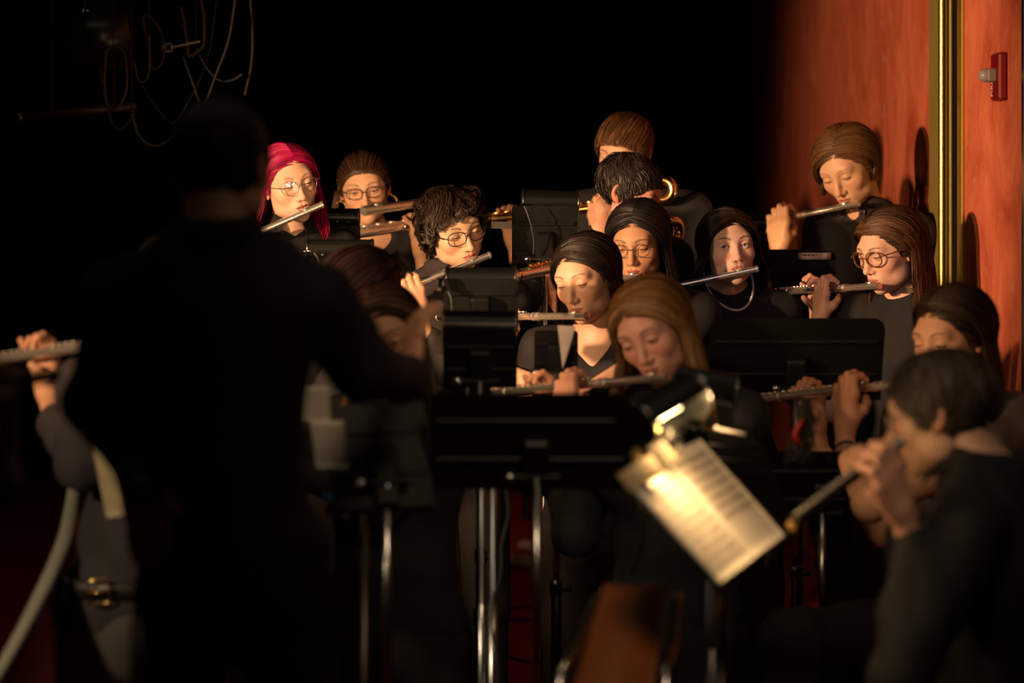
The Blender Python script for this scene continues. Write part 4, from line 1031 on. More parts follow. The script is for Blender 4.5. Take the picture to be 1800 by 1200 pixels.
# ---- woman with bass flute
c = HC(640, 328, 7.75); a = (2, 12, 7); l = lips(c, *a)
bf, BR, BO = bass_flute(W(842, 360, 7.85), W(430, 420, 7.0), .066, 'silver bass flute held by the woman with hoop earrings', W(650, 372, 7.6), M['silver'], M['silver'], .0160, xl=.09)
p = person('p', c, *a, 'person with swept brown hair, dark glasses and gold hoop earrings behind a bass flute', skin=WARM, neck='scoop', g=dict(w=1.02, jaw=1.05, lip=(.36, .10, .09), open=.5),
    hair=('back', dict(knot=(0, .9, -.2), bun=.03, n=1100), (.055, .026, .012)),
    arms=[dict(s=-1, frame=(BR, BO), x=-.75, flip=-1, v=0, big=True), dict(s=1, frame=(BR, BO), x=-.35, big=True)])
glasses(p, M['frame_black'], .0265, .0175, .0016, 2.6)
for s in (-1, 1):
    e = c+p['R']@np.array([s*.082, .0, -.042]); aa = np.linspace(0, 2*math.pi, 26, endpoint=False)
    o = MB().tube([e+np.array([math.cos(q)*.020, s*.006, -.022+math.sin(q)*.025]) for q in aa], .0028, 8, closed=True).ball(e+np.array([0, 0, .006]), .004).build('hoop_earring', M['gold']); put(o, p['root'])
# hanging hair locks at her left cheek
tb = MB()
for i in range(60):
    q = c+p['R']@np.array([-.078-rng.uniform(0, .018), .01+rng.uniform(-.02, .03), -.01]); tb.tube(spline([q, q+np.array([-.012, 0, -.07]), q+np.array([-.020-rng.uniform(0, .02), 0, -.15])], 8), [.0016]*7+[.0005], 4)
put(tb.build('hair_lock', M['hair'], cols=(.09, .04, .018)), p['root'])

# ---- curly-haired player with black glasses
c = HC(797, 398, 6.8); a = (22, 22, 17); l = lips(c, *a); f1 = solve_foot(l, 470, 602, .615, True)
fl, FR, FO = flute(l, f1, 'silver flute of the curly-haired player in black glasses, slanting to lower left')
p = person('p', c, *a, 'person with short curly brown hair and black-rimmed glasses playing a flute', skin=(.62, .40, .27), female=False, neck='collar', shirt='grey_shirt', bigS=.93, slope=.015,
    g=dict(lip=(.45, .09, .08), jaw=.98, open=.2),
    hair=('short', dict(len=.085, lift=.030, cap=.020, comb=(-.5, -.5, -.1), curl=.011, turns=8, seg=16, mess=.35, side=.55, n=2600, over=-.06, locks=110, gather=.75), (.020, .011, .006)),
    arms=[dict(s=-1, frame=(FR, FO), x=-.40, flip=-1, v=1), dict(s=1, frame=(FR, FO), x=-.20, v=2)])
glasses(p, M['frame_black'], .0255, .0200, .0014, 2.9)

# ---- tall fair player at the back
c = HC(1098, 262, 7.6); a = (-28, 26, -6)
bf, BR, BO = bass_flute(W(1190, 331, 7.5), W(800, 377, 7.9), .060, 'gold bass flute with its bend beside the fair-haired player', W(1085, 322, 7.5), M['gold'], M['gold'], .0150)
p = person('p', c, *a, 'tall person with a straight light brown fringe at the back, face mostly hidden', skin=WARM, female=False, hair=('short', dict(len=.12, lift=.016, cap=.016, comb=(-.3, -1.2, -.3), rad=.5, mess=.05, side=.75, n=2600), (.11, .052, .020)),
    arms=[dict(s=1, frame=(BR, BO), x=-.255, big=True, hs=1.05, sleeve='rolled'), dict(s=-1, frame=(BR, BO), x=-.62, flip=-1, big=True)])

# ---- dark-haired man turned right
c = HC(1108, 336, 7.05); a = (68, 26, 0)
bf, BR, BO = bass_flute(W(1200, 402, 7.25), W(900, 468, 6.72), .056, 'rose-toned bass flute reaching from behind the dark heads to its open foot', W(1140, 375, 7.2), M['silver'], M['gold'], .0165, umat=M['rose'])
p = person('p', c, *a, 'person with short dark greying hair turned right, only forehead and ear showing', byaw=20, skin=(.62, .30, .22), female=False,
    hair=('short', dict(len=.05, lift=.012, cap=.010, comb=(.2, -.5, -.3), mess=.25, side=.5, n=2600), (.030, .022, .018)),
    arms=[dict(s=1, frame=(BR, BO), x=-.24, big=True), dict(s=-1, frame=(BR, BO), x=-.52, v=1, big=True, flip=-1)])

# ---- young woman, long black hair, between
c = HC(1122, 424, 6.9); a = (-18, 14, 2); l = lips(c, *a); f1 = solve_foot(l, 915, 506, .615, False)
fl, FR, FO = flute(l, f1, 'flute of the black-haired player, mostly hidden behind the woman in front')
p = person('p', c, *a, 'person with long black hair and thin glasses half hidden behind the central woman', skin=TAN,
    hair=('long', dict(a0=60, part=.05, ph0=78, len=.26, vol=.016, wave=.004, flare=.03, n=900), (.010, .008, .008)),
    arms=[dict(s=-1, frame=(FR, FO), x=-.43, flip=-1, v=1), dict(s=1, frame=(FR, FO), x=-.24, v=0)])
glasses(p, M['frame_black'], .024, .019, .0010, 2.2)

# ---- woman in the centre, long dark hair, low neckline
c = HC(1030, 486, 6.35); a = (-34, 10, 9); l = lips(c, *a); f1 = solve_foot(l, 770, 558, .615, False)
fl, FR, FO = flute(l, f1, 'bright silver flute of the central woman, catching a strong highlight')
p = person('p', c, *a, 'person with long dark hair and low-cut black top playing a flute, centre of the group', skin=(.58, .34, .24), neck='v',
    g=dict(lip=(.36, .14, .11), open=.15, nose=.95),
    hair=('long', dict(a0=60, part=-.22, ph0=86, phl=80, len=.24, vol=.010, wave=.003, flare=.02, n=1200, back=.03), (.012, .007, .005)),
    arms=[dict(s=-1, frame=(FR, FO), x=-.46, flip=-1, v=2, sleeve='short'), dict(s=1, frame=(FR, FO), x=-.275, v=0, sleeve='short', e=W(1015, 712, 6.15))])

# ---- woman with pearls looking up
c = HC(1281, 434, 7.1); a = (9, -2, 5); l = lips(c, *a); f1 = solve_foot(l, 925, 560, .615, False)
fl, FR, FO = flute(l, f1, 'silver flute of the woman with the pearl necklace')
p = person('p', c, *a, 'person with shoulder-length dark hair and pearl necklace looking up past the flute', skin=(.60, .40, .33), neck='crew', nk=.136,
    g=dict(lip=(.40, .06, .07), open=.95, gaze=(-.42, -1, .22), brow=.95, w=.98, shadow=.3),
    hair=('long', dict(a0=61, part=.16, ph0=78, len=.125, vol=.013, wave=.007, flare=.030, n=1300), (.018, .010, .006)),
    arms=[dict(s=-1, frame=(FR, FO), x=-.43, flip=-1), dict(s=1, frame=(FR, FO), x=-.26)])
nk = thing('pearl_necklace', p['Nb'], 'string of pearls around the neck of the woman looking up', 'necklace')
aa = np.linspace(-1.75, 1.75, 46); pr = None
for q in aa:
    pos = p['Nb']+p['Bz']@np.array([math.sin(q)*.072, -.030-math.cos(q)*.062-.060*math.cos(q/1.2)**2, .052-.102*math.cos(q*.86)**1.3 if abs(q*.86) < 1.5 else .052])
    if pr is None: pr = MB().ball((0, 0, 0), .0039, 12, 8).build('pearl', M['pearl']); o = pr
    else: o = pr.copy(); COL.objects.link(o)
    o.parent = nk; o.location = Vector((pos-p['Nb']).tolist())

# ---- tall young man on the right
c = HC(1489, 292, 7.5); a = (-38, 22, 13); l = lips(c, *a, 1.07); f1 = solve_foot(l, 1212, 417, .615, False)
fl, FR, FO = flute(l, f1, 'brightly lit silver flute of the tall fair player on the right')
p = person('p', c, *a, 'tall person with chin-length fair hair and dark shirt playing a flute by the wall', skin=(.64, .40, .26), female=False, bigS=.95, scale=1.07, byaw=-46, neck='collar', shirt='grey_shirt',
    g=dict(lip=(.42, .13, .10), jaw=.98, brow=.5, browc=(.15, .08, .03), open=.2),
    hair=('long', dict(a0=62, part=.16, ph0=70, phr=100, len=.045, vol=.013, wave=.004, wf=6, flare=.0, n=1300, el=-.10, lift=.010, drape=.0), (.12, .058, .021)),
    arms=[dict(s=1, frame=(FR, FO), x=-.225, v=0, hs=1.14, sleeve='rolled'), dict(s=-1, frame=(FR, FO), x=-.43, flip=-1)])

# ---- girl in tortoiseshell glasses
c = HC(1563, 438, 6.75); a = (-56, 12, 5); l = lips(c, *a); f1 = solve_foot(l, 1362, 514, .615, False)
fl, FR, FO = flute(l, f1, 'silver flute of the girl in tortoiseshell glasses, keys facing up')
p = person('p', c, *a, 'person with long brown hair and tortoiseshell glasses in a short-sleeved black top', byaw=-40, skin=PALE, neck='crew', nk=.136, sleeve='short',
    g=dict(lip=(.46, .16, .15), open=.3), hair=('long', dict(a0=52, part=.0, ph0=98, len=.28, vol=.015, wave=.012, wf=14, flare=.02, n=1400, el=.05, streak=(.10, .05, .02), sw=.2), (.042, .020, .009)),
    arms=[dict(s=1, frame=(FR, FO), x=-.225, v=0), dict(s=-1, frame=(FR, FO), x=-.41, flip=-1, v=2)])
glasses(p, M['frame_tort'], .0255, .0215, .0022, 2.4)
Rg = FR; o = MB().tube([FO+FR[:, 0]*(-.225+.0)+FR@np.array([.008+.0085*math.cos(q), .040+.0095*math.sin(q), .012]) for q in np.linspace(0, 6.283, 14, endpoint=False)], .0013, 6, closed=True).build('ring', M['silver']); put(o, p['root'])

# ---- seated player at the right edge with the bare arm
c = HC(1672, 592, 5.5); a = (-50, 8, 4); l = lips(c, *a); f1 = solve_foot(l, 1325, 703, .615, False)
l2 = l.copy()
fl, FR, FO = flute(l, f1, 'silver flute held up by the bare arm at lower right')
P_arm = p = person('p', c, *a, 'person with long brown hair tied back, forehead showing behind the grey-haired head', byaw=-40, skin=(.62, .34, .21), female=True, pose=dict(knee=.66, sep=.2), shirt='satin', trouser='trouser', sleeve='short', wr=1.6,
    hair=('long', dict(a0=64, part=.0, ph0=104, len=.34, vol=.014, wave=.006, flare=.025, n=1000), (.035, .017, .009)),
    arms=[dict(s=1, frame=(FR, FO), x=-.235, v=0, hs=1.05, e=W(1530, 885, 5.15)), dict(s=-1, frame=(FR, FO), x=-.44, flip=-1)])
E_, W_ = p['arms'][1]; ax = unit(E_-W_); u_ = unit(np.cross(ax, [0, 1, 0])); v_ = np.cross(ax, u_); q0 = W_+ax*.02
put(MB().tube([q0+(u_*math.cos(q)+v_*math.sin(q))*.0305 for q in np.linspace(0, 6.283, 24, endpoint=False)], .0026, 8, closed=True).tube([q0+(-u_)*.03, q0-u_*.045+ax*.02, q0-u_*.034+ax*.045, q0-u_*.05+ax*.06], .0018, 6).build('hair_tie_bracelet', M['rubber']), p['root'])

# ---- grey-haired player from behind, right foreground
c = HC(1650, 718, 4.4); a = (-112, 16, 0); Rm = ry(0)@rz(-112)@rx(16)
l = W(1560, 793, 4.22); f1 = W(1458, 872, 4.12); dirf = unit(f1-l); 
fl, FR, FO = flute(l, l+dirf*.27, 'dark piccolo with pale keys held by the grey-haired player', M['blackwood'], keymat=M['silver'], name='piccolo', scale=.9, group=None) if False else (None, None, None)
def piccolo(lip, foot):
    X = unit(lip-foot); Z = unit(np.array([0, 0, 1.0])-X*X[2]); Y = np.cross(Z, X); R = np.column_stack([X, Y, Z]); L = np.linalg.norm(lip-foot)
    t = thing('piccolo', lip, 'dark wooden piccolo with silver keys held by the grey-haired player in front', 'piccolo')
    B = lambda mb, nm, mt: put(autosmooth(mb.xf(R, lip).build(nm, mt)), t)
    B(MB().tube([(.04, 0, 0), (.038, 0, 0), (-.07, 0, 0)], [.007, .0095, .0095], 18), 'headjoint', M['silver'])
    B(MB().tube([(-.07, 0, 0), (-L+.005, 0, 0), (-L, 0, 0)], [.009, .0085, .0075], 18), 'body_tube', M['blackwood'])
    B(MB().tube([(-L+.012, 0, 0), (-L+.006, 0, 0), (-L, 0, 0)], [.0088, .0105, .009], 18), 'end_ring', M['gold'])
    B(MB().tube([(-.09, .009, .008), (-L+.02, .009, .008)], .002, 8), 'key_rods', M['silver'])
    base = None
    for i, q in enumerate(np.linspace(-.095, -L+.03, 9)):
        if base is None:
            kb = MB().tube([(0, 0, 0), (0, 0, .003), (0, 0, .004)], [.0068, .0068, .005], 12); kb.xf(R, (0, 0, 0)); base = autosmooth(kb.build('key', M['silver'])); o = base
        else: o = base.copy(); COL.objects.link(o)
        o.parent = t; o.location = Vector((R@np.array([q, 0, .0105])).tolist())
    return R, lip
FR, FO = piccolo(l, l+dirf*.27)
P_grey = p = person('p', c, *a, 'person seen from behind with short greying brown hair and thin glasses, right foreground', byaw=-112, skin=(.56, .35, .26), female=False, pose=dict(knee=.56, sep=.2), shirt='shirt', wr=2.2, bigS=.98, nk=.118, slope=.02, neck='collar', buttons=None,
    hair=('short', dict(len=.06, lift=.012, cap=.012, comb=(0, .5, -.4), mess=.15, side=.5, n=2600), (.060, .043, .030)),
    arms=[dict(s=1, frame=(FR, FO), x=-.052, v=0, flip=1), dict(s=-1, w=W(1592, 905, 4.4), hd=unit(np.array([-.45, -.2, .8])))])
glasses(p, M['frame_wire'], .025, .018, .0013, 2.4)

# ---- blonde player, centre right foreground
c = HC(1146, 578, 5.4); a = (-30, 12, 20); l = lips(c, *a); f1 = solve_foot(l, 846, 693, .615, False)
fl, FR, FO = flute(l, f1, 'flute of the blonde player held low across the centre')
p = person('p', c, *a, 'person with long blonde hair playing a flute in the centre foreground', skin=(.60, .32, .24), neck='crew',
    g=dict(lip=(.30, .07, .07), open=.35), hair=('long', dict(a0=60, part=-.20, ph0=82, phl=78, len=.33, vol=.012, wave=.010, flare=.06, n=1400, streak=(.30, .18, .09), sw=.08), (.19, .085, .020)),
    arms=[dict(s=-1, frame=(FR, FO), x=-.42, flip=-1, v=1), dict(s=1, frame=(FR, FO), x=-.25, v=0)])

# ---- player looking down, lower left centre
c = HC(678, 590, 5.3); a = (-6, 10, 14)
p = person('p', c, *a, 'person with long reddish brown hair looking down behind the conductor', skin=(.55, .29, .18), neck='crew', g=dict(open=.3, jaw=.9),
    hair=('long', dict(a0=66, part=-.05, ph0=92, len=.30, vol=.010, wave=.006, flare=.03, n=900, streak=(.16, .10, .06), sw=.06), (.035, .014, .008)),
    arms=[dict(s=1, w=W(500, 820, 5.1), hd=unit(np.array([-.6, -.3, .5]))), dict(s=-1, w=W(455, 825, 5.1), hd=unit(np.array([-.6, -.3, .5])))])
# ---- player turned away, reddish dark hair
c = HC(625, 525, 5.5); a = (-66, 34, 0)
p = person('p', c, *a, 'person with tied dark auburn hair bowed and turned to the left beside the conductor', skin=(.45, .19, .12), neck='crew',
    hair=('back', dict(knot=(0, 1, .1), bun=.028, n=1200, R=0), (.022, .008, .006)),
    arms=[dict(s=1, w=W(480, 760, 5.35), hd=unit(np.array([-.6, -.3, .5]))), dict(s=-1, w=W(420, 770, 5.45), hd=unit(np.array([-.6, -.3, .5])))])

# ---- player with the belt, behind the conductor
c = W(302, 506, 4.75); l = lips(c, 5, 5, 3); f1 = solve_foot(l, -70, 642, .615, False)
fl, FR, FO = flute(l, f1, 'silver flute with gold-lit keys at the left edge, its player hidden')
P_belt = p = person('p', c, 5, 5, 3, 'person in grey trousers with a gold-buckled belt standing behind the conductor', skin=WARM, female=False, trouser='grey_trouser', shirt='grey_shirt', hi=False, byaw=0,
    hair=('short', dict(len=.06, lift=.01, comb=(0, -.5, -.3)), (.03, .02, .01)), wr=1.8, bigS=.95,
    arms=[dict(s=-1, frame=(FR, FO), x=-.40, flip=-1, v=1, e=W(150, 815, 4.72)), dict(s=1, frame=(FR, FO), x=-.10)], hipdx=-.10)
# ---- conductor, seen from behind
c = HC(390, 286, 3.95); up = np.array([0, 0, 1.0])
p = person('p', c, 165, 6, 0, 'dark figure of the conductor from behind, one hand raised, large in the left foreground', byaw=180, skin=(.50, .28, .18), female=False, hi=False, shirt='shirt', wr=1.6, bigS=.86, nk=.125, slope=.035, slv=1.08, hipdx=-.03, lean=.0, neck='collar',
    hair=('short', dict(len=.035, lift=.008, cap=.008, comb=(0, .5, -.3), mess=.2, n=1500), (.02, .012, .009)),
    arms=[dict(s=1, w=W(250, 846, 3.80), e=W(172, 700, 3.92), hd=unit(np.array([.10, .15, -1])), cuff=.97), dict(s=-1, w=W(716, 668, 4.35), e=W(636, 650, 4.0), edge=1, hd=unit(np.array([.12, .35, .9])))])
q0 = W(246, 856, 3.745); wt = p['root']
put(MB().disc(q0, (-.3, -1, .1), .017, .008, 20).build('watch_face', M['chrome']), wt)
aw = unit(W(250, 846, 3.80)-W(172, 700, 3.92)); u_ = unit(np.cross(aw, [0, 1, 0])); v_ = np.cross(aw, u_); wc = W(250, 846, 3.80)-aw*.01
put(MB().tube([wc+(u_*math.cos(q)+v_*math.sin(q))*.034 for q in np.linspace(0, 6.283, 24, endpoint=False)], .006, 8, closed=True).build('watch_strap', M['leather']), wt)

# ---- player outside the left edge: only the hand, wrist and flute reach into view
l = W(-300, 742, 3.75); f1 = W(100, 658, 3.55); l = f1+unit(l-f1)*.615
fl, FR, FO = flute(l, f1, 'dark flute end with gold-lit keys at the left edge, below the other flute', mat=M['darkmetal'], keymat=M['gold'])
c17 = l+np.array([-.01, -.11, .075])
p17 = person('p', c17, 175, 6, 0, 'person at the far left edge, only a hand with a wristwatch in view', byaw=150, skin=(.58, .33, .20), female=False, hi=False, hair=('short', dict(len=.05, lift=.01, comb=(0, .5, -.3), n=900), (.03, .02, .01)),
    arms=[dict(s=-1, frame=(FR, FO), x=-.525, flip=-1, e=W(-130, 940, 3.72)), dict(s=1, frame=(FR, FO), x=-.25)])
E_, W_ = p17['arms'][-1]; ax = unit(E_-W_); u_ = unit(np.cross(ax, [0, 1, 0])); v_ = np.cross(ax, u_); q0 = W_+ax*.015
put(MB().tube([q0+(u_*math.cos(q)+v_*math.sin(q))*.031 for q in np.linspace(0, 6.283, 24, endpoint=False)], .005, 8, closed=True).build('watch_strap', M['leather']), p17['root'])
put(MB().disc(q0+np.array([.0, -.034, 0]), (0, -1, 0), .014, .007, 18).build('watch_face', M['chrome']), p17['root'])

# belt of the player behind the conductor
pb = P_belt; bp = pb['Hp']+np.array([0, 0, .085]); aa = np.linspace(0, 6.283, 40, endpoint=False)
bl = thing('belt', bp, 'black leather belt with a gold square buckle around the grey trousers', 'belt')
k = pb['k']; V = []
for z, r_ in ((-.017, 0), (-.017, .004), (.017, .004), (.017, 0)):
    V.append(np.array([bp+np.array([math.sin(q)*(.156*k+r_), -math.cos(q)*(.117*k+r_), z]) for q in aa]))
n = 40; Q = [(a*n+b, a*n+(b+1) % n, ((a+1) % 4)*n+(b+1) % n, ((a+1) % 4)*n+b) for a in range(4) for b in range(n)]
put(MB().add(np.concatenate(V), Q).build('strap', M['leather']), bl)
fc = bp+np.array([-.035, -.122*k-.008, 0]); fb = MB(); aa = np.linspace(0, 6.283, 28, endpoint=False)
fb.tube([fc+np.array([np.sign(math.cos(q))*abs(math.cos(q))**.45*.021, 0, np.sign(math.sin(q))*abs(math.sin(q))**.45*.023]) for q in aa], .0032, 8, closed=True).tube([fc+np.array([-.021, -.002, 0]), fc+np.array([.018, -.003, 0])], .0025, 8)
put(fb.build('buckle', M['gold']), bl)
put(MB().box(bp+np.array([-.105, -.115*k, 0]), (.012, .012, .05), bev=.002).build('belt_loop', M['grey_trouser']), bl)

# ================================================================ stands, lamps, paper
def music_stand(c, w, h, yaw, tilt, label, pole=True, group='music stands', lipd=.045, rnd=.03, mat='enamel', foot=None, roll=0, polex=0.0, name='music_stand'):
    """c: centre of the desk; yaw: direction the music faces (0 = away from the camera); tilt: backward lean in degrees"""
    c = np.asarray(c, float); t = thing(name, (c[0], c[1], 0), label, 'music stand', group)
    R = rz(yaw)@ry(roll)@rx(tilt)      # local: x width, +y = music side, z up
    n = 10; a = np.linspace(0, math.pi/2, n); out = []
    for cx, cz, a0 in ((w/2-rnd, h/2-rnd, 0), (-w/2+rnd, h/2-rnd, 90)):
        out += [(cx+rnd*math.cos(q+math.radians(a0)), cz+rnd*math.sin(q+math.radians(a0))) for q in a]
    out += [(-w/2, -h/2), (w/2, -h/2)]; out = np.array(out); m = len(out)
    V = np.vstack([np.column_stack([out[:, 0], np.zeros(m), out[:, 1]]), np.column_stack([out[:, 0], np.full(m, -.003), out[:, 1]]), [[0, 0, 0], [0, -.003, 0]]])
    Q = [(i, (i+1) % m, m+(i+1) % m, m+i) for i in range(m)]; T = [(i, 2*m, (i+1) % m) for i in range(m)]+[(m+i, m+(i+1) % m, 2*m+1) for i in range(m)]
    put(autosmooth(MB().add(V, Q, T).xf(R, c).build('desk', M[mat])), t)
    put(MB().box((0, lipd/2, -h/2), (w, lipd, .003)).box((0, lipd, -h/2+.010), (w, .003, .022)).xf(R, c).build('ledge', M[mat], smooth=False), t)
    rb = MB()
    for z in (-h*.18, h*.22): rb.box((0, -.006, z), (w*.94, .006, .010), bev=.002)
    put(rb.xf(R, c).build('stiffener', M[mat], smooth=False), t)
    pc = c+R@np.array([polex, -.03, -h*.30])
    put(MB().box((polex, -.020, -h*.22), (.05, .030, .12), bev=.006).tube([(polex-.045, -.03, -h*.30), (polex+.045, -.03, -h*.30)], .008, 10).xf(R, c).build('bracket', M['enamel'], smooth=False), t)
    put(MB().ball((polex-.05, -.03, -h*.30), .012).xf(R, c).build('knob', M['chrome']), t)
    if pole:
        x, y, z = pc; zm = .30+z*.35
        put(MB().tube([(x, y, zm-.05), (x, y, z)], .0085, 14).build('inner_pole', M['chrome']), t)
        put(MB().tube([(x, y, .10), (x, y, zm-.004), (x, y, zm)], [.0125, .0125, .0105], 14).tube([(x, y, zm-.03), (x, y, zm+.004)], .0155, 14).build('outer_pole', M['darkmetal']), t)
        put(MB().tube([(x, y, zm-.015), (x+.035, y-.01, zm-.015)], [.006, .009], 10).build('height_knob', M['rubber']), t)
        for i in range(3):
            q = math.radians(yaw+90+120*i+(foot or 20)); e = np.array([math.cos(q), math.sin(q), 0])
            put(MB().tube(spline([np.array([x, y, .16]), np.array([x, y, .16])+e*.06-np.array([0, 0, .01]), np.array([x, y, .02])+e*.27, np.array([x, y, .012])+e*.30], 14), .008, 8).ball(np.array([x, y, .014])+e*.30, .013).build('leg', M['darkmetal']), t)
    return t, R, c

def stand_lamp(c, L, r, yaw, label, roll=0, energy=1.2, opening=-28, desk_drop=.05, color=(1, .62, .30), group='clip lamps on the stands', bulb=False, cable=None, aimdir=None):
    """cylinder hood lying along local x, mouth turned to local +y (the player) and down"""
    c = np.asarray(c, float); t = thing('stand_lamp', c, label, 'lamp', group); R = rz(yaw)@ry(roll)
    n = 22; g0 = math.radians(opening-52); g1 = math.radians(opening+52)      # the mouth of the hood, angle from +y
    a = np.linspace(g1, g0+2*math.pi, n)
    V = []
    for x in (-L/2, L/2):
        for rr in (r, r-.0015): V.append(np.column_stack([np.full(n, x), rr*np.cos(a), rr*np.sin(a)]))
    V = np.concatenate(V); Q = []
    for j in range(n-1):
        Q += [(j, j+1, 2*n+j+1, 2*n+j), (n+j, 3*n+j, 3*n+j+1, n+j+1), (j, n+j, n+j+1, j+1), (2*n+j, 2*n+j+1, 3*n+j+1, 3*n+j)]
    Q += [(0, 2*n, 3*n, n), (n-1, 2*n-1, 4*n-1, 3*n-1)]
    put(autosmooth(MB().add(V, Q).xf(R, c).build('hood', M['hood']), 50), t)
    for s in (-1, 1):
        put(autosmooth(MB().tube([(s*L/2, 0, 0), (s*(L/2+.001), 0, 0), (s*(L/2+.006), 0, 0), (s*(L/2+.008), 0, 0)], [r*.99, r*1.07, r*1.07, r*.9], 26).xf(R, c).build('end_cap', M['hood'])), t)
        put(MB().tube([(s*(L/2+.004), r*1.07*math.cos(q), r*1.07*math.sin(q)) for q in np.linspace(0, 6.283, 30, endpoint=False)], .0010, 6, closed=True).xf(R, c).build('cap_rim', M['chrome']), t)
    put(MB().tube([(0, -.004, -r*.8), (0, -.004, -r-desk_drop)], .006, 8).box((0, 0, -r-desk_drop*.7), (.05, .016, .035), bev=.004).xf(R, c).build('clamp', M['enamel']), t)
    sc = MB()
    for x in (-L*.28, 0, L*.28): sc.ball((x, -r*.86, -r*.52), .0022, 8, 6)
    if not bulb: put(sc.xf(R, c).build('screws', M['chrome']), t)
    put(MB().tube([(-L*(.12 if bulb else .38), 0, 0), (L*.38*(.7 if bulb else 1), 0, 0)], r*.28, 14).xf(R, c).build('lamp_tube', M['bulb'] if bulb else M['reflector']), t)
    if cable is not None:
        Pp = spline(cable, 30); put(MB().tube(Pp, .0025, 8).build('cord', M['cab_w']), t)
    l = bpy.data.lights.new('stand_lamp_light', 'AREA'); l.shape = 'RECTANGLE'; l.size = L*.8; l.size_y = r*.9; l.energy = energy; l.color = color
    o = bpy.data.objects.new('stand_lamp_light', l); COL.objects.link(o)
    q = math.radians(opening); d = R@np.array([0, math.cos(q), math.sin(q)]); o.location = Vector((c+d*r*.75).tolist())
    if aimdir is not None: d = unit(aimdir)
    z = Vector((-d).tolist()); x = Vector((R@np.array([1.0, 0, 0])).tolist()); y = z.cross(x); o.rotation_euler = Matrix((x, y, z)).transposed().to_euler()
    return t

def at(px0, py0, px1, py1, d):
    a = W(px0, py0, d); b = W(px1, py1, d); return (a+b)/2, abs(b[0]-a[0]), abs(b[2]-a[2])
# centre stand with its back to us (a wide desk, lower centre)
c, w, h = at(755, 693, 1108, 858, 4.55); music_stand(c, w, h*1.15, 0, 22, 'wide black music stand desk in the centre foreground, its back to us', polex=.012, rnd=.012)
c, w, h = at(1246, 560, 1552, 702, 6.1); music_stand(c, w, h*1.12, 0, 22, 'black music stand with rounded desk below the girl in tortoiseshell glasses', rnd=.03)
c, w, h = at(1338, 440, 1468, 575, 7.3); t, R_, c_ = music_stand(c, w, h*1.08, 0, 16, 'small black stand desk with a violet-lit paper label, right of the pearls', rnd=.004)
lp = W(1432, 450, 7.255); o = MB().box(lp, (.098, .0015, .020)).build('paper_label', M['paper_grey'], loc=lp); tag(o, 'printed paper label on the small stand desk beside the tall player', 'label')
ib = MB()
for k_, (x0, x1) in enumerate(((-.036, -.024), (-.021, -.013), (-.010, .000), (.004, .008))): ib.box(lp+np.array([(x0+x1)/2, -.001, .003]), (x1-x0, .0012, .0042))
put(ib.build('print', M['ink'], smooth=False), o)
c, w, h = at(905, 378, 1010, 455, 6.9); music_stand(c, w*1.1, h*1.5, 0, 16, 'black music stand under the lamp left of the rear hand', rnd=.01)
stand_lamp(W(967, 356, 6.94), .150, .036, 2, 'black cylinder stand lamp at the back, left of the raised rear hand', roll=2, cable=[W(922, 362, 6.8), W(932, 390, 6.8), W(938, 420, 6.82), W(938, 446, 6.85)], energy=1.1)
pp = W(890, 396, 6.95); tag(MB().box(pp, (.092, .002, .020), R=ry(2)).build('paper_sheet', M['paper'], smooth=False, loc=pp), 'pale paper strip showing above the stand behind the curly-haired player', 'paper')
c, w, h = at(785, 512, 905, 560, 6.0); music_stand(c, w*1.1, h*2.1, 0, 18, 'black music stand below the curly-haired player', rnd=.01)
stand_lamp(W(845, 492, 6.04), .163, .032, 0, 'black cylinder stand lamp just below the curly-haired player', roll=0, cable=[W(788, 512, 5.93), W(794, 530, 5.93), W(795, 560, 5.95)], energy=1.1)
tag(MB().box(W(776, 497, 5.95), (.022, .02, .030), bev=.004).tube([W(776, 505, 5.93), W(772, 512, 5.93)], .012, 4).build('clip', M['rubber'], loc=W(776, 497, 5.95)), 'small black binder clip at the left end of the lamp below the curly-haired player', 'clip')
c, w, h = at(780, 590, 908, 672, 5.35); music_stand(c, w*1.02, h*1.3, 0, 18, 'black music stand directly left of the central woman', rnd=.01)
stand_lamp(W(843, 574, 5.39), .152, .036, 0, 'black cylinder stand lamp under the central woman\'s flute hand', roll=1, energy=1.0)
c, w, h = at(560, 455, 705, 530, 6.3); music_stand(c, w, h*1.2, 0, 18, 'black music stand with a rounded corner above the auburn hair', rnd=.02)
stand_lamp(W(598, 438, 6.29), .160, .026, 0, 'slim black stand lamp beneath the magenta-haired player', roll=0, cable=[W(552, 444, 6.18), W(560, 456, 6.18), W(566, 480, 6.2)], energy=1.0)
tag(MB().tube([W(532, 441, 6.18), W(543, 441, 6.18)], [.002, .003], 8).ball(W(543, 441, 6.18), .006).build('thumb_screw', M['chrome'], loc=W(540, 441, 6.18)), 'tiny chrome thumb screw on the left end of the slim lamp', 'screw')
c, w, h = at(545, 385, 622, 440, 7.2); music_stand(c, w*1.3, h*1.3, 0, 16, 'black music stand in front of the woman with hoop earrings', rnd=.01)
stand_lamp(W(594, 381, 7.19), .115, .026, 0, 'short black stand lamp left of the silver bass flute tubes', roll=1, energy=1.3)
c, w, h = at(1255, 420, 1348, 480, 7.4); music_stand(c, w, h, 0, 16, 'black music stand behind the head of the woman with pearls', rnd=.01)
stand_lamp(W(1316, 394, 7.39), .09, .026, 0, 'black stand lamp end peeking out behind the hair of the woman with pearls', roll=0, energy=.6)
c, w, h = at(1335, 796, 1500, 912, 5.55); music_stand(c, w, h*1.2, 0, 22, 'black music stand low on the right with its chrome pole in view', polex=.035, rnd=.01)
c, w, h = at(950, 585, 1005, 660, 5.75); music_stand(c, w*1.4, h*1.2, 0, 16, 'dark stand desk behind the central woman\'s forearm', rnd=.01)
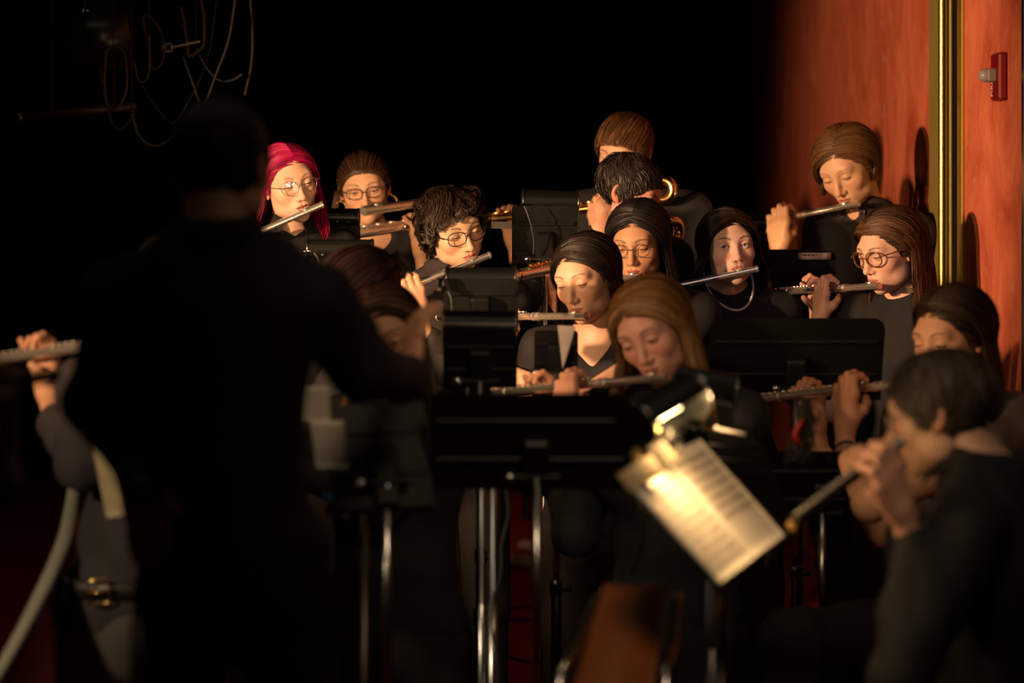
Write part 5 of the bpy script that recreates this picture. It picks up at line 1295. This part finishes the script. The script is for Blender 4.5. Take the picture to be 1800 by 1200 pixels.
pp = W(997, 606, 5.6); V = [W(980, 572, 5.6), W(1012, 573, 5.6), W(1003, 612, 5.62), W(989, 648, 5.6)]
b = MB(); b.add(np.array(V+[v+np.array([0, .002, 0]) for v in V]), [(3, 2, 1, 0), (4, 5, 6, 7), (0, 1, 5, 4), (1, 2, 6, 5), (2, 3, 7, 6), (3, 0, 4, 7)]); tag(b.build('crumpled_paper', M['paper_grey'], smooth=False, loc=pp), 'crumpled pale paper hanging by the black top of the central woman', 'paper')

# ---- sheet drawing helper: staves of music on a sheet given by its corners
def sheet(name, BL, BR, TR, TL, label, staves=9, margin=.07, mat='paper', notes=True, group=None, seed=1, lwx=(.08, .94), part=1.0, curl=.0):
    BL, BR, TR, TL = map(lambda q: np.asarray(q, float), (BL, BR, TR, TL)); r = np.random.default_rng(seed)
    nrm = unit(np.cross(BR-BL, TL-BL)); N_ = 10; t = thing(name, BL, label, 'sheet music', group)
    def P(u, v, o=0): return (BL*(1-u)+BR*u)*(1-v)+(TL*(1-u)+TR*u)*v+nrm*(o+curl*(4*(v-.5)**2-1)*.0)
    V = []; 
    for o in (0, -.0012):
        for i in range(N_+1):
            for j in range(N_+1): V.append(P(i/N_, j/N_, o+.0012*math.sin(i*1.7+j*.9)*(.4)))
    m = N_+1; Q = [(i*m+j, (i+1)*m+j, (i+1)*m+j+1, i*m+j+1) for i in range(N_) for j in range(N_)]; Q += [tuple(m*m+x for x in q[::-1]) for q in Q]
    for i in range(N_):
        for a, b in (((i*m), (i+1)*m), ((i*m+N_), (i+1)*m+N_), (i, i+1), (N_*m+i, N_*m+i+1)): Q.append((a, b, b+m*m, a+m*m))
    put(MB().add(V, Q).build('page', M[mat]), t)
    ink = MB(); hgt = np.linalg.norm(TL-BL); wid = np.linalg.norm(BR-BL)
    def bar(u0, v0, u1, v1, th):
        a, b = P(u0, v0, .0018), P(u1, v1, .0018); s = unit(np.cross(nrm, b-a))*th/2; ink.add([a-s, b-s, b+s, a+s], [(0, 1, 2, 3)])
    sp = (1-2*margin)/staves
    for k in range(staves):
        if k/staves > part: break
        v0 = 1-margin-sp*(k+.75); g = sp*.42/4
        for q in range(5): bar(lwx[0], v0+q*g, lwx[1], v0+q*g, hgt*.0016)
        if notes:
            u = lwx[0]+.03
            bar(u-.01, v0-g*.8, u+.004, v0+g*4.6, hgt*.004)
            for q in (lwx[0], .36, .64, lwx[1]): bar(q, v0, q, v0+g*4, hgt*.002)
            while u < lwx[1]-.05:
                u += r.uniform(.022, .045); z = v0+g*r.uniform(-.5, 4.5); up_ = 1 if z < v0+2*g else -1
                c_ = P(u, z, .0018); e1 = unit(BR-BL)*hgt*.0075; e2 = unit(TL-BL)*hgt*.0055; aa = np.linspace(0, 6.283, 8, endpoint=False)
                ink.add(np.vstack([[c_+e1*math.cos(x)+e2*math.sin(x) for x in aa], [c_]]), None, [(i, (i+1) % 8, 8) for i in range(8)])
                bar(u+up_*.008*0, z, u, z+up_*g*3.0, hgt*.002)
                if r.random() < .5: bar(u, z+up_*g*3, u+.03, z+up_*g*3, hgt*.005); bar(u+.03, z, u+.03, z+up_*g*3, hgt*.002)
    o = put(ink.build('printed_music', M['ink'], smooth=False), t); o['kind'] = 'stuff'
    return t, P
# ---- foreground stand with lit sheets
BLc = W(1266, 1024, 3.90); zb = BLc[2]; dBR = (CAMZ-zb)*F/(942-HZ); BRc = W(1378, 942, dBR)
TLc = W(1112, 857, 3.955); TRc = W(1232, 776, dBR+.055)
mid = lambda a, b, t: a*(1-t)+b*t
fold_b, fold_t = mid(BLc, BRc, .50), mid(TLc, TRc, .47)
nrm = unit(np.cross(BRc-BLc, TLc-BLc)); upv = unit(TLc-BLc)
if nrm[2] < 0: print('NRM', nrm)
sheet('music_sheet', BLc, fold_b, fold_t, TLc, 'brightly lit left page of sheet music on the tilted foreground stand', staves=10, seed=3, group='lit sheets on the foreground stand')
sheet('music_sheet', fold_b+nrm*.002, BRc+nrm*.002, TRc+nrm*.002+upv*.004, fold_t+nrm*.002+upv*.016, 'brightly lit right page of sheet music, lower part blank, on the foreground stand', staves=10, seed=5, part=.62, group='lit sheets on the foreground stand')
t = thing('foreground_music_stand', (BLc[0], BLc[1], 0), 'tilted black music stand in the right foreground holding the lit sheets', 'music stand', 'music stands')
t.name = 'music_stand'
e1 = unit(BRc-BLc); e2 = unit(np.cross(nrm, e1)); 
def slab(q, th, nm, mat, off=0):
    q = [np.asarray(x)+nrm*off for x in q]; put(MB().add(np.array(q+[x-nrm*th for x in q]), [(0, 1, 2, 3), (7, 6, 5, 4), (0, 4, 5, 1), (1, 5, 6, 2), (2, 6, 7, 3), (3, 7, 4, 0)]).build(nm, M[mat], t, smooth=False), t)
def slab(q, th, nm, mat, off=0):
    q = [np.asarray(x)+nrm*off for x in q]; o = MB().add(np.array(q+[x-nrm*th for x in q]), [(0, 1, 2, 3), (7, 6, 5, 4), (0, 4, 5, 1), (1, 5, 6, 2), (2, 6, 7, 3), (3, 7, 4, 0)]).build(nm, M[mat], smooth=False); return put(o, t)
slab([BLc-e1*.01-upv*.006, BRc+e1*.05-upv*.006, TRc+e1*.03+upv*.0, TLc-e1*.01+upv*.01], .003, 'desk', 'enamel', -.004)
slab([BLc-e1*.01-upv*.004, BRc+e1*.055-upv*.004, BRc+e1*.055-upv*.008, BLc-e1*.01-upv*.008], -.035, 'ledge', 'enamel', -.004)
cf = [W(1112, 862, 3.94), W(1172, 828, 4.05), W(1146, 795, 4.05), W(1088, 832, 3.93)]; o = slab(cf, .0015, 'folder', 'tan_card', -.003); o['label'] = 'tan card folder corner sticking out behind the pages'
cf = [W(1164, 822, 4.02), W(1186, 806, 4.08), W(1160, 778, 4.05), W(1135, 790, 4.0)]; o = slab(cf, .0015, 'card_tab', 'tan_card', .006)
pc = mid(BLc, BRc, .35)-nrm*.03+upv*.06; x, y, z = W(1252, 1010, 4.02)
put(MB().tube([(x, y, .35), (x, y, z)], .0095, 14).build('inner_pole', M['chrome']), t)
x2 = W(1264, 1020, 4.05)[0]; put(MB().tube([(x2+.003, y+.03, .10), (x2+.003, y+.03, z-.06)], .0125, 14).tube([(x, y, .36), (x2, y+.03, .36)], .01, 8).build('outer_pole', M['darkmetal']), t)
for i in range(3):
    q = math.radians(40+120*i); e = np.array([math.cos(q), math.sin(q), 0]); p0 = np.array([x, y, .16])
    put(MB().tube([p0, p0+e*.27-np.array([0, 0, .13]), p0+e*.30-np.array([0, 0, .148])], .008, 8).ball(p0+e*.30-np.array([0, 0, .146]), .013).build('leg', M['darkmetal']), t)
# its lamp: hood end at the left, glowing mouth facing the pages
lc = W(1166, 722, 4.12); e_h = W(1212, 690, 4.16)-W(1128, 740, 4.06); yw = math.degrees(math.atan2(e_h[1], e_h[0])); rl = -math.degrees(math.atan2(e_h[2], math.hypot(e_h[0], e_h[1])))
lt = stand_lamp(lc, .150, .041, yw, 'lit clip lamp with its glowing mouth over the foreground sheets', roll=rl, energy=.62, opening=-141, bulb=True, color=(1, .60, .25), group=None, desk_drop=.03, aimdir=mid(BLc, TRc, .5)-lc)
l = bpy.data.lights.new('lamp_bulb_light', 'POINT'); l.energy = 2.2; l.color = (1, .60, .25); l.shadow_soft_size = .012
o = bpy.data.objects.new('lamp_bulb_light', l); COL.objects.link(o); o.location = Vector((lc+np.array([.030, -.028, -.022])).tolist())
put(MB().tube(spline([lc+np.array([-.01, .0, -.03]), W(1135, 770, 4.1), W(1118, 805, 4.06), W(1150, 835, 4.03)], 20), .007, 10).build('gooseneck', M['olive']), lt)
# stand behind it with dark panel and its own lamp
q = [W(1168, 765, 4.72), W(1312, 748, 4.72), W(1348, 800, 4.74), W(1402, 936, 4.80), W(1250, 960, 4.80)]
t = thing('music_stand', (q[0][0], q[0][1], 0), 'dark grey-green back of a music stand directly behind the lit pages', 'music stand', 'music stands')
m = len(q); V = np.array(q+[x+np.array([0, .004, 0]) for x in q]); 
o = MB().add(V, [(i, (i+1) % m, m+(i+1) % m, m+i) for i in range(m)]+[(0, 1, 2, 3)], [(0, 3, 4)]).add(V[5:], [(3, 2, 1, 0)], [(4, 3, 0)]).build('desk', M['enamel'], smooth=False); put(o, t)
rb = MB()
for (a, b) in (((1192, 778), (1336, 788)), ((1200, 800), (1352, 815))): rb.tube([W(*a, 4.70), W(*b, 4.71)], .0035, 8)
put(rb.build('stiffener', M['enamel']), t)
px_ = W(1258, 1000, 4.85); put(MB().tube([(px_[0], 4.83, .02), (px_[0], 4.83, px_[2]+.12)], .010, 12).build('pole', M['darkmetal']), t)
for i in range(3):
    qq = math.radians(60+120*i); e = np.array([math.cos(qq), math.sin(qq), 0]); p0 = np.array([px_[0], 4.83, .15]); put(MB().tube([p0, p0+e*.28-np.array([0, 0, .138])], .008, 8).build('leg', M['darkmetal']), t)
put(MB().tube([W(1262, 754, 4.69), W(1310, 764, 4.69)], .004, 8).ball(W(1260, 753, 4.69), .006).build('page_clip', M['paper']), t)
stand_lamp(W(1240, 676, 4.62), .100, .029, 8, 'black stand lamp with a soft highlight beside the blonde hair', roll=11, energy=.5, opening=-40, desk_drop=.10)
tag(MB().tube([W(1180, 722, 4.6), W(1225, 738, 4.6)], .009, 12).ball(W(1247, 742, 4.58), .011).ball(W(1246, 731, 4.58), .008).build('clamp_arm', M['hood'], loc=W(1215, 735, 4.6)), 'black clamp arm joining the two foreground lamps', 'clamp')

# left stand with two pages hidden behind the conductor's side
t, Rr, cc = music_stand(W(665, 800, 4.55), .20, .20, 22, -20, 'dim music stand at the conductor\'s right elbow holding loose pages', rnd=.01)
sheet('music_sheet', W(530, 738, 4.45), W(582, 741, 4.45), W(578, 680, 4.45), W(528, 680, 4.45), 'upper grey page peeping out beside the conductor', staves=5, seed=8, group='loose pages beside the conductor', mat='paper')
sheet('music_sheet', W(556, 822, 4.42), W(614, 822, 4.42), W(604, 739, 4.42), W(545, 741, 4.42), 'lower tan page peeping out beside the conductor', staves=6, seed=9, group='loose pages beside the conductor', mat='paper')
sheet('music_sheet', W(188, 910, 4.5), W(218, 906, 4.5), W(190, 770, 4.5), W(160, 772, 4.5), 'pale narrow page between the conductor\'s arm and body', staves=3, seed=10, notes=False, mat='tan_card')
o = tag(MB().tube([W(238, 1096, 3.5), W(238, 1230, 3.5)], [.0085, .0085], 14).ball(W(238, 1097, 3.5), .0085).tube([(W(238, 1230, 3.5)[0], 3.5, 0.0), W(238, 1228, 3.5)], .009, 12).build('white_pole', M['paper'], loc=(W(238, 1100, 3.5)[0], 3.5, 0)), 'plain white upright pole in front of the grey trousers', 'pole')
M['blue'] = plain('blue_card', (.01, .09, .22), .6)
o = tag(MB().add([W(563, 866, 4.5), W(600, 866, 4.5), W(581, 883, 4.5), W(563, 866, 4.503), W(600, 866, 4.503), W(581, 883, 4.503)], [(0, 1, 4, 3), (1, 2, 5, 4), (2, 0, 3, 5)], [(0, 2, 1), (3, 4, 5)]).build('blue_card', M['blue'], smooth=False, loc=W(581, 872, 4.5)), 'small blue triangular card corner below the loose pages', 'card')
cl_ = W(640, 950, 4.5); o = tag(MB().tube([(cl_[0], 4.5, .0), (cl_[0], 4.5, cl_[2]+.05)], .009, 12).ball(W(608, 910, 4.45), .008).build('stand_pole', M['darkmetal'], loc=(cl_[0], 4.5, 0)), 'thin reddish stand pole below the loose pages', 'pole')
# thin poles behind the centre stand, with a loose cord
for px_, lab, r_, m_ in ((846, 'slim chrome pole behind the centre stand, leftmost of the pair', .006, 'chrome'), (866, 'brighter chrome pole behind the centre stand, with the cord beside it', .0085, 'chrome')):
    q = W(px_, 900, 5.3); tag(MB().tube([(q[0], 5.3, .02), (q[0], 5.3, .75), (q[0], 5.3, .752), (q[0], 5.3, 1.08)], [r_*1.4, r_*1.4, r_, r_], 12).tube([(q[0]-.15, 5.3, .012), (q[0], 5.3, .05), (q[0]+.15, 5.34, .012)], .007, 8).build('stand_pole', M[m_], loc=(q[0], 5.3, 0)), lab, 'pole')
Pp = spline([W(888, 850, 5.25), W(893, 905, 5.25), W(882, 955, 5.25), W(880, 1010, 5.25), W(868, 1050, 5.26), W(866, 1110, 5.26), W(873, 1150, 5.26), W(875, 1230, 5.26), W(880, 1500, 5.26)], 80); tag(MB().tube(Pp, .0032, 8).build('lamp_cord', M['cab_w'], loc=Pp[0]), 'pale looping cord hanging beside the chrome pole', 'cord')
Pp = spline([W(1136, 880, 4.9), W(1134, 930, 4.9), W(1122, 975, 4.9), W(1112, 1010, 4.9)], 20); tag(MB().tube(Pp, .005, 8).build('chrome_rod', M['chrome'], loc=Pp[0]), 'curved chrome rod left of the lit sheets', 'rod')
# wooden chair in front, seen over its back
M['wood'] = plain('varnished_plywood', (.26, .085, .030), .28, noise=.35, scale=14, coat=.4, spec=.5)
t = thing('wooden_chair', (W(1110, 1100, 4.15)[0], 4.15, 0), 'brown varnished wooden chair with chrome frame, bottom centre', 'chair')
TLq, TRq, BLq, BRq = W(1064, 1031, 4.22), W(1178, 1029, 4.22), W(1000, 1235, 3.98), W(1148, 1235, 3.98); m = 9; V = []
for o_ in (0, .010):
    for i in range(m):
        for j in range(m):
            u, v = i/(m-1), j/(m-1); V.append(mid(mid(BLq, BRq, u), mid(TLq, TRq, u), v)+np.array([0, o_+.03*(4*(u-.5)**2), -.010*(4*(u-.5)**2)*0]))
Q = [(i*m+j, (i+1)*m+j, (i+1)*m+j+1, i*m+j+1) for i in range(m-1) for j in range(m-1)]; Q += [tuple(m*m+x for x in q[::-1]) for q in Q]
for i in range(m-1):
    for a, b in ((i*m, (i+1)*m), (i*m+m-1, (i+1)*m+m-1), (i, i+1), ((m-1)*m+i, (m-1)*m+i+1)): Q.append((a, b, b+m*m, a+m*m))
put(MB().add(V, Q).build('backrest', M['wood']), t)
bx_, by_ = (BLq+BRq)[:2]/2; zs = .45
put(MB().box((bx_-.02, by_-.22, zs), (.38, .38, .014), bev=.005).build('seat', M['wood']), t)
for (A, B, s) in ((TLq, BLq, -1), (TRq, BRq, 1)):
    f0 = np.array([B[0]+s*.03, B[1], 0.012]); put(MB().tube(spline([A+np.array([s*.012, .01, -.02]), mid(A, B, .5)+np.array([s*.018, 0, 0]), B+np.array([s*.02, 0, 0]), np.array([B[0]+s*.03, B[1]-.02, zs]), f0], 30), .009, 10).build('leg', M['chrome']), t)
    f1_ = np.array([B[0]+s*.03, B[1]-.40, .012]); put(MB().tube([(B[0]+s*.03, B[1]-.02, zs-.012), (B[0]+s*.03, B[1]-.38, zs-.012), f1_], .009, 10).build('leg', M['chrome']), t)
put(MB().tube([(BLq[0]-.03, BLq[1]-.38, zs-.03), (BRq[0]+.03, BRq[1]-.38, zs-.03)], .009, 10).tube([(BLq[0]-.03, BLq[1]-.02, zs-.03), (BRq[0]+.03, BRq[1]-.02, zs-.03)], .009, 10).build('crossbar', M['chrome']), t)
# stools under the two seated players
for pp_, lab in ((P_arm, 'black stool under the seated player with the bare arm'), (P_grey, 'black stool under the seated grey-haired player')):
    h = pp_['Hp']; zt = h[2]-.135; t = thing('stool', (h[0], h[1], 0), lab, 'stool', None)
    put(MB().disc((h[0], h[1], zt-.02), (0, 0, 1), .17, .04, 24).build('seat', M['leather']), t)
    for i in range(4):
        q = math.radians(45+90*i); put(MB().tube([(h[0]+math.cos(q)*.12, h[1]+math.sin(q)*.12, zt-.03), (h[0]+math.cos(q)*.18, h[1]+math.sin(q)*.18, 0)], .011, 8).build('leg', M['darkmetal']), t)
# hair clip sparkle, red tassel
hc = W(1212, 421, 7.0)
ts = thing('tassel', W(1412, 730, 5.0), 'dark curly strands with a red ribbon hanging by the wrist of the bare arm', 'ribbon'); tb = MB(); tr_ = MB()
for i in range(70):
    q = W(1415+rng.uniform(-6, 10), 705+rng.uniform(-5, 5), 5.0+rng.uniform(-.02, .02)); tb.tube(spline([q, q+np.array([rng.uniform(-.02, .015), 0, -.05]), q+np.array([rng.uniform(-.035, .012), 0, -.10]), q+np.array([rng.uniform(-.045, .01), 0, -.13])], 9), .0012, 4)
put(tb.build('strands', M['rubber']), ts)
M['redrib'] = plain('red_ribbon', (.22, .005, .008), .5)
Pp = spline([W(1412, 735, 4.97), W(1402, 752, 4.97), W(1398, 768, 4.97), W(1408, 780, 4.97)], 12); put(tr_.tube(Pp, [.004]*2+[.008]*8+[.003]*2, 8).build('ribbon', M['redrib']), ts)
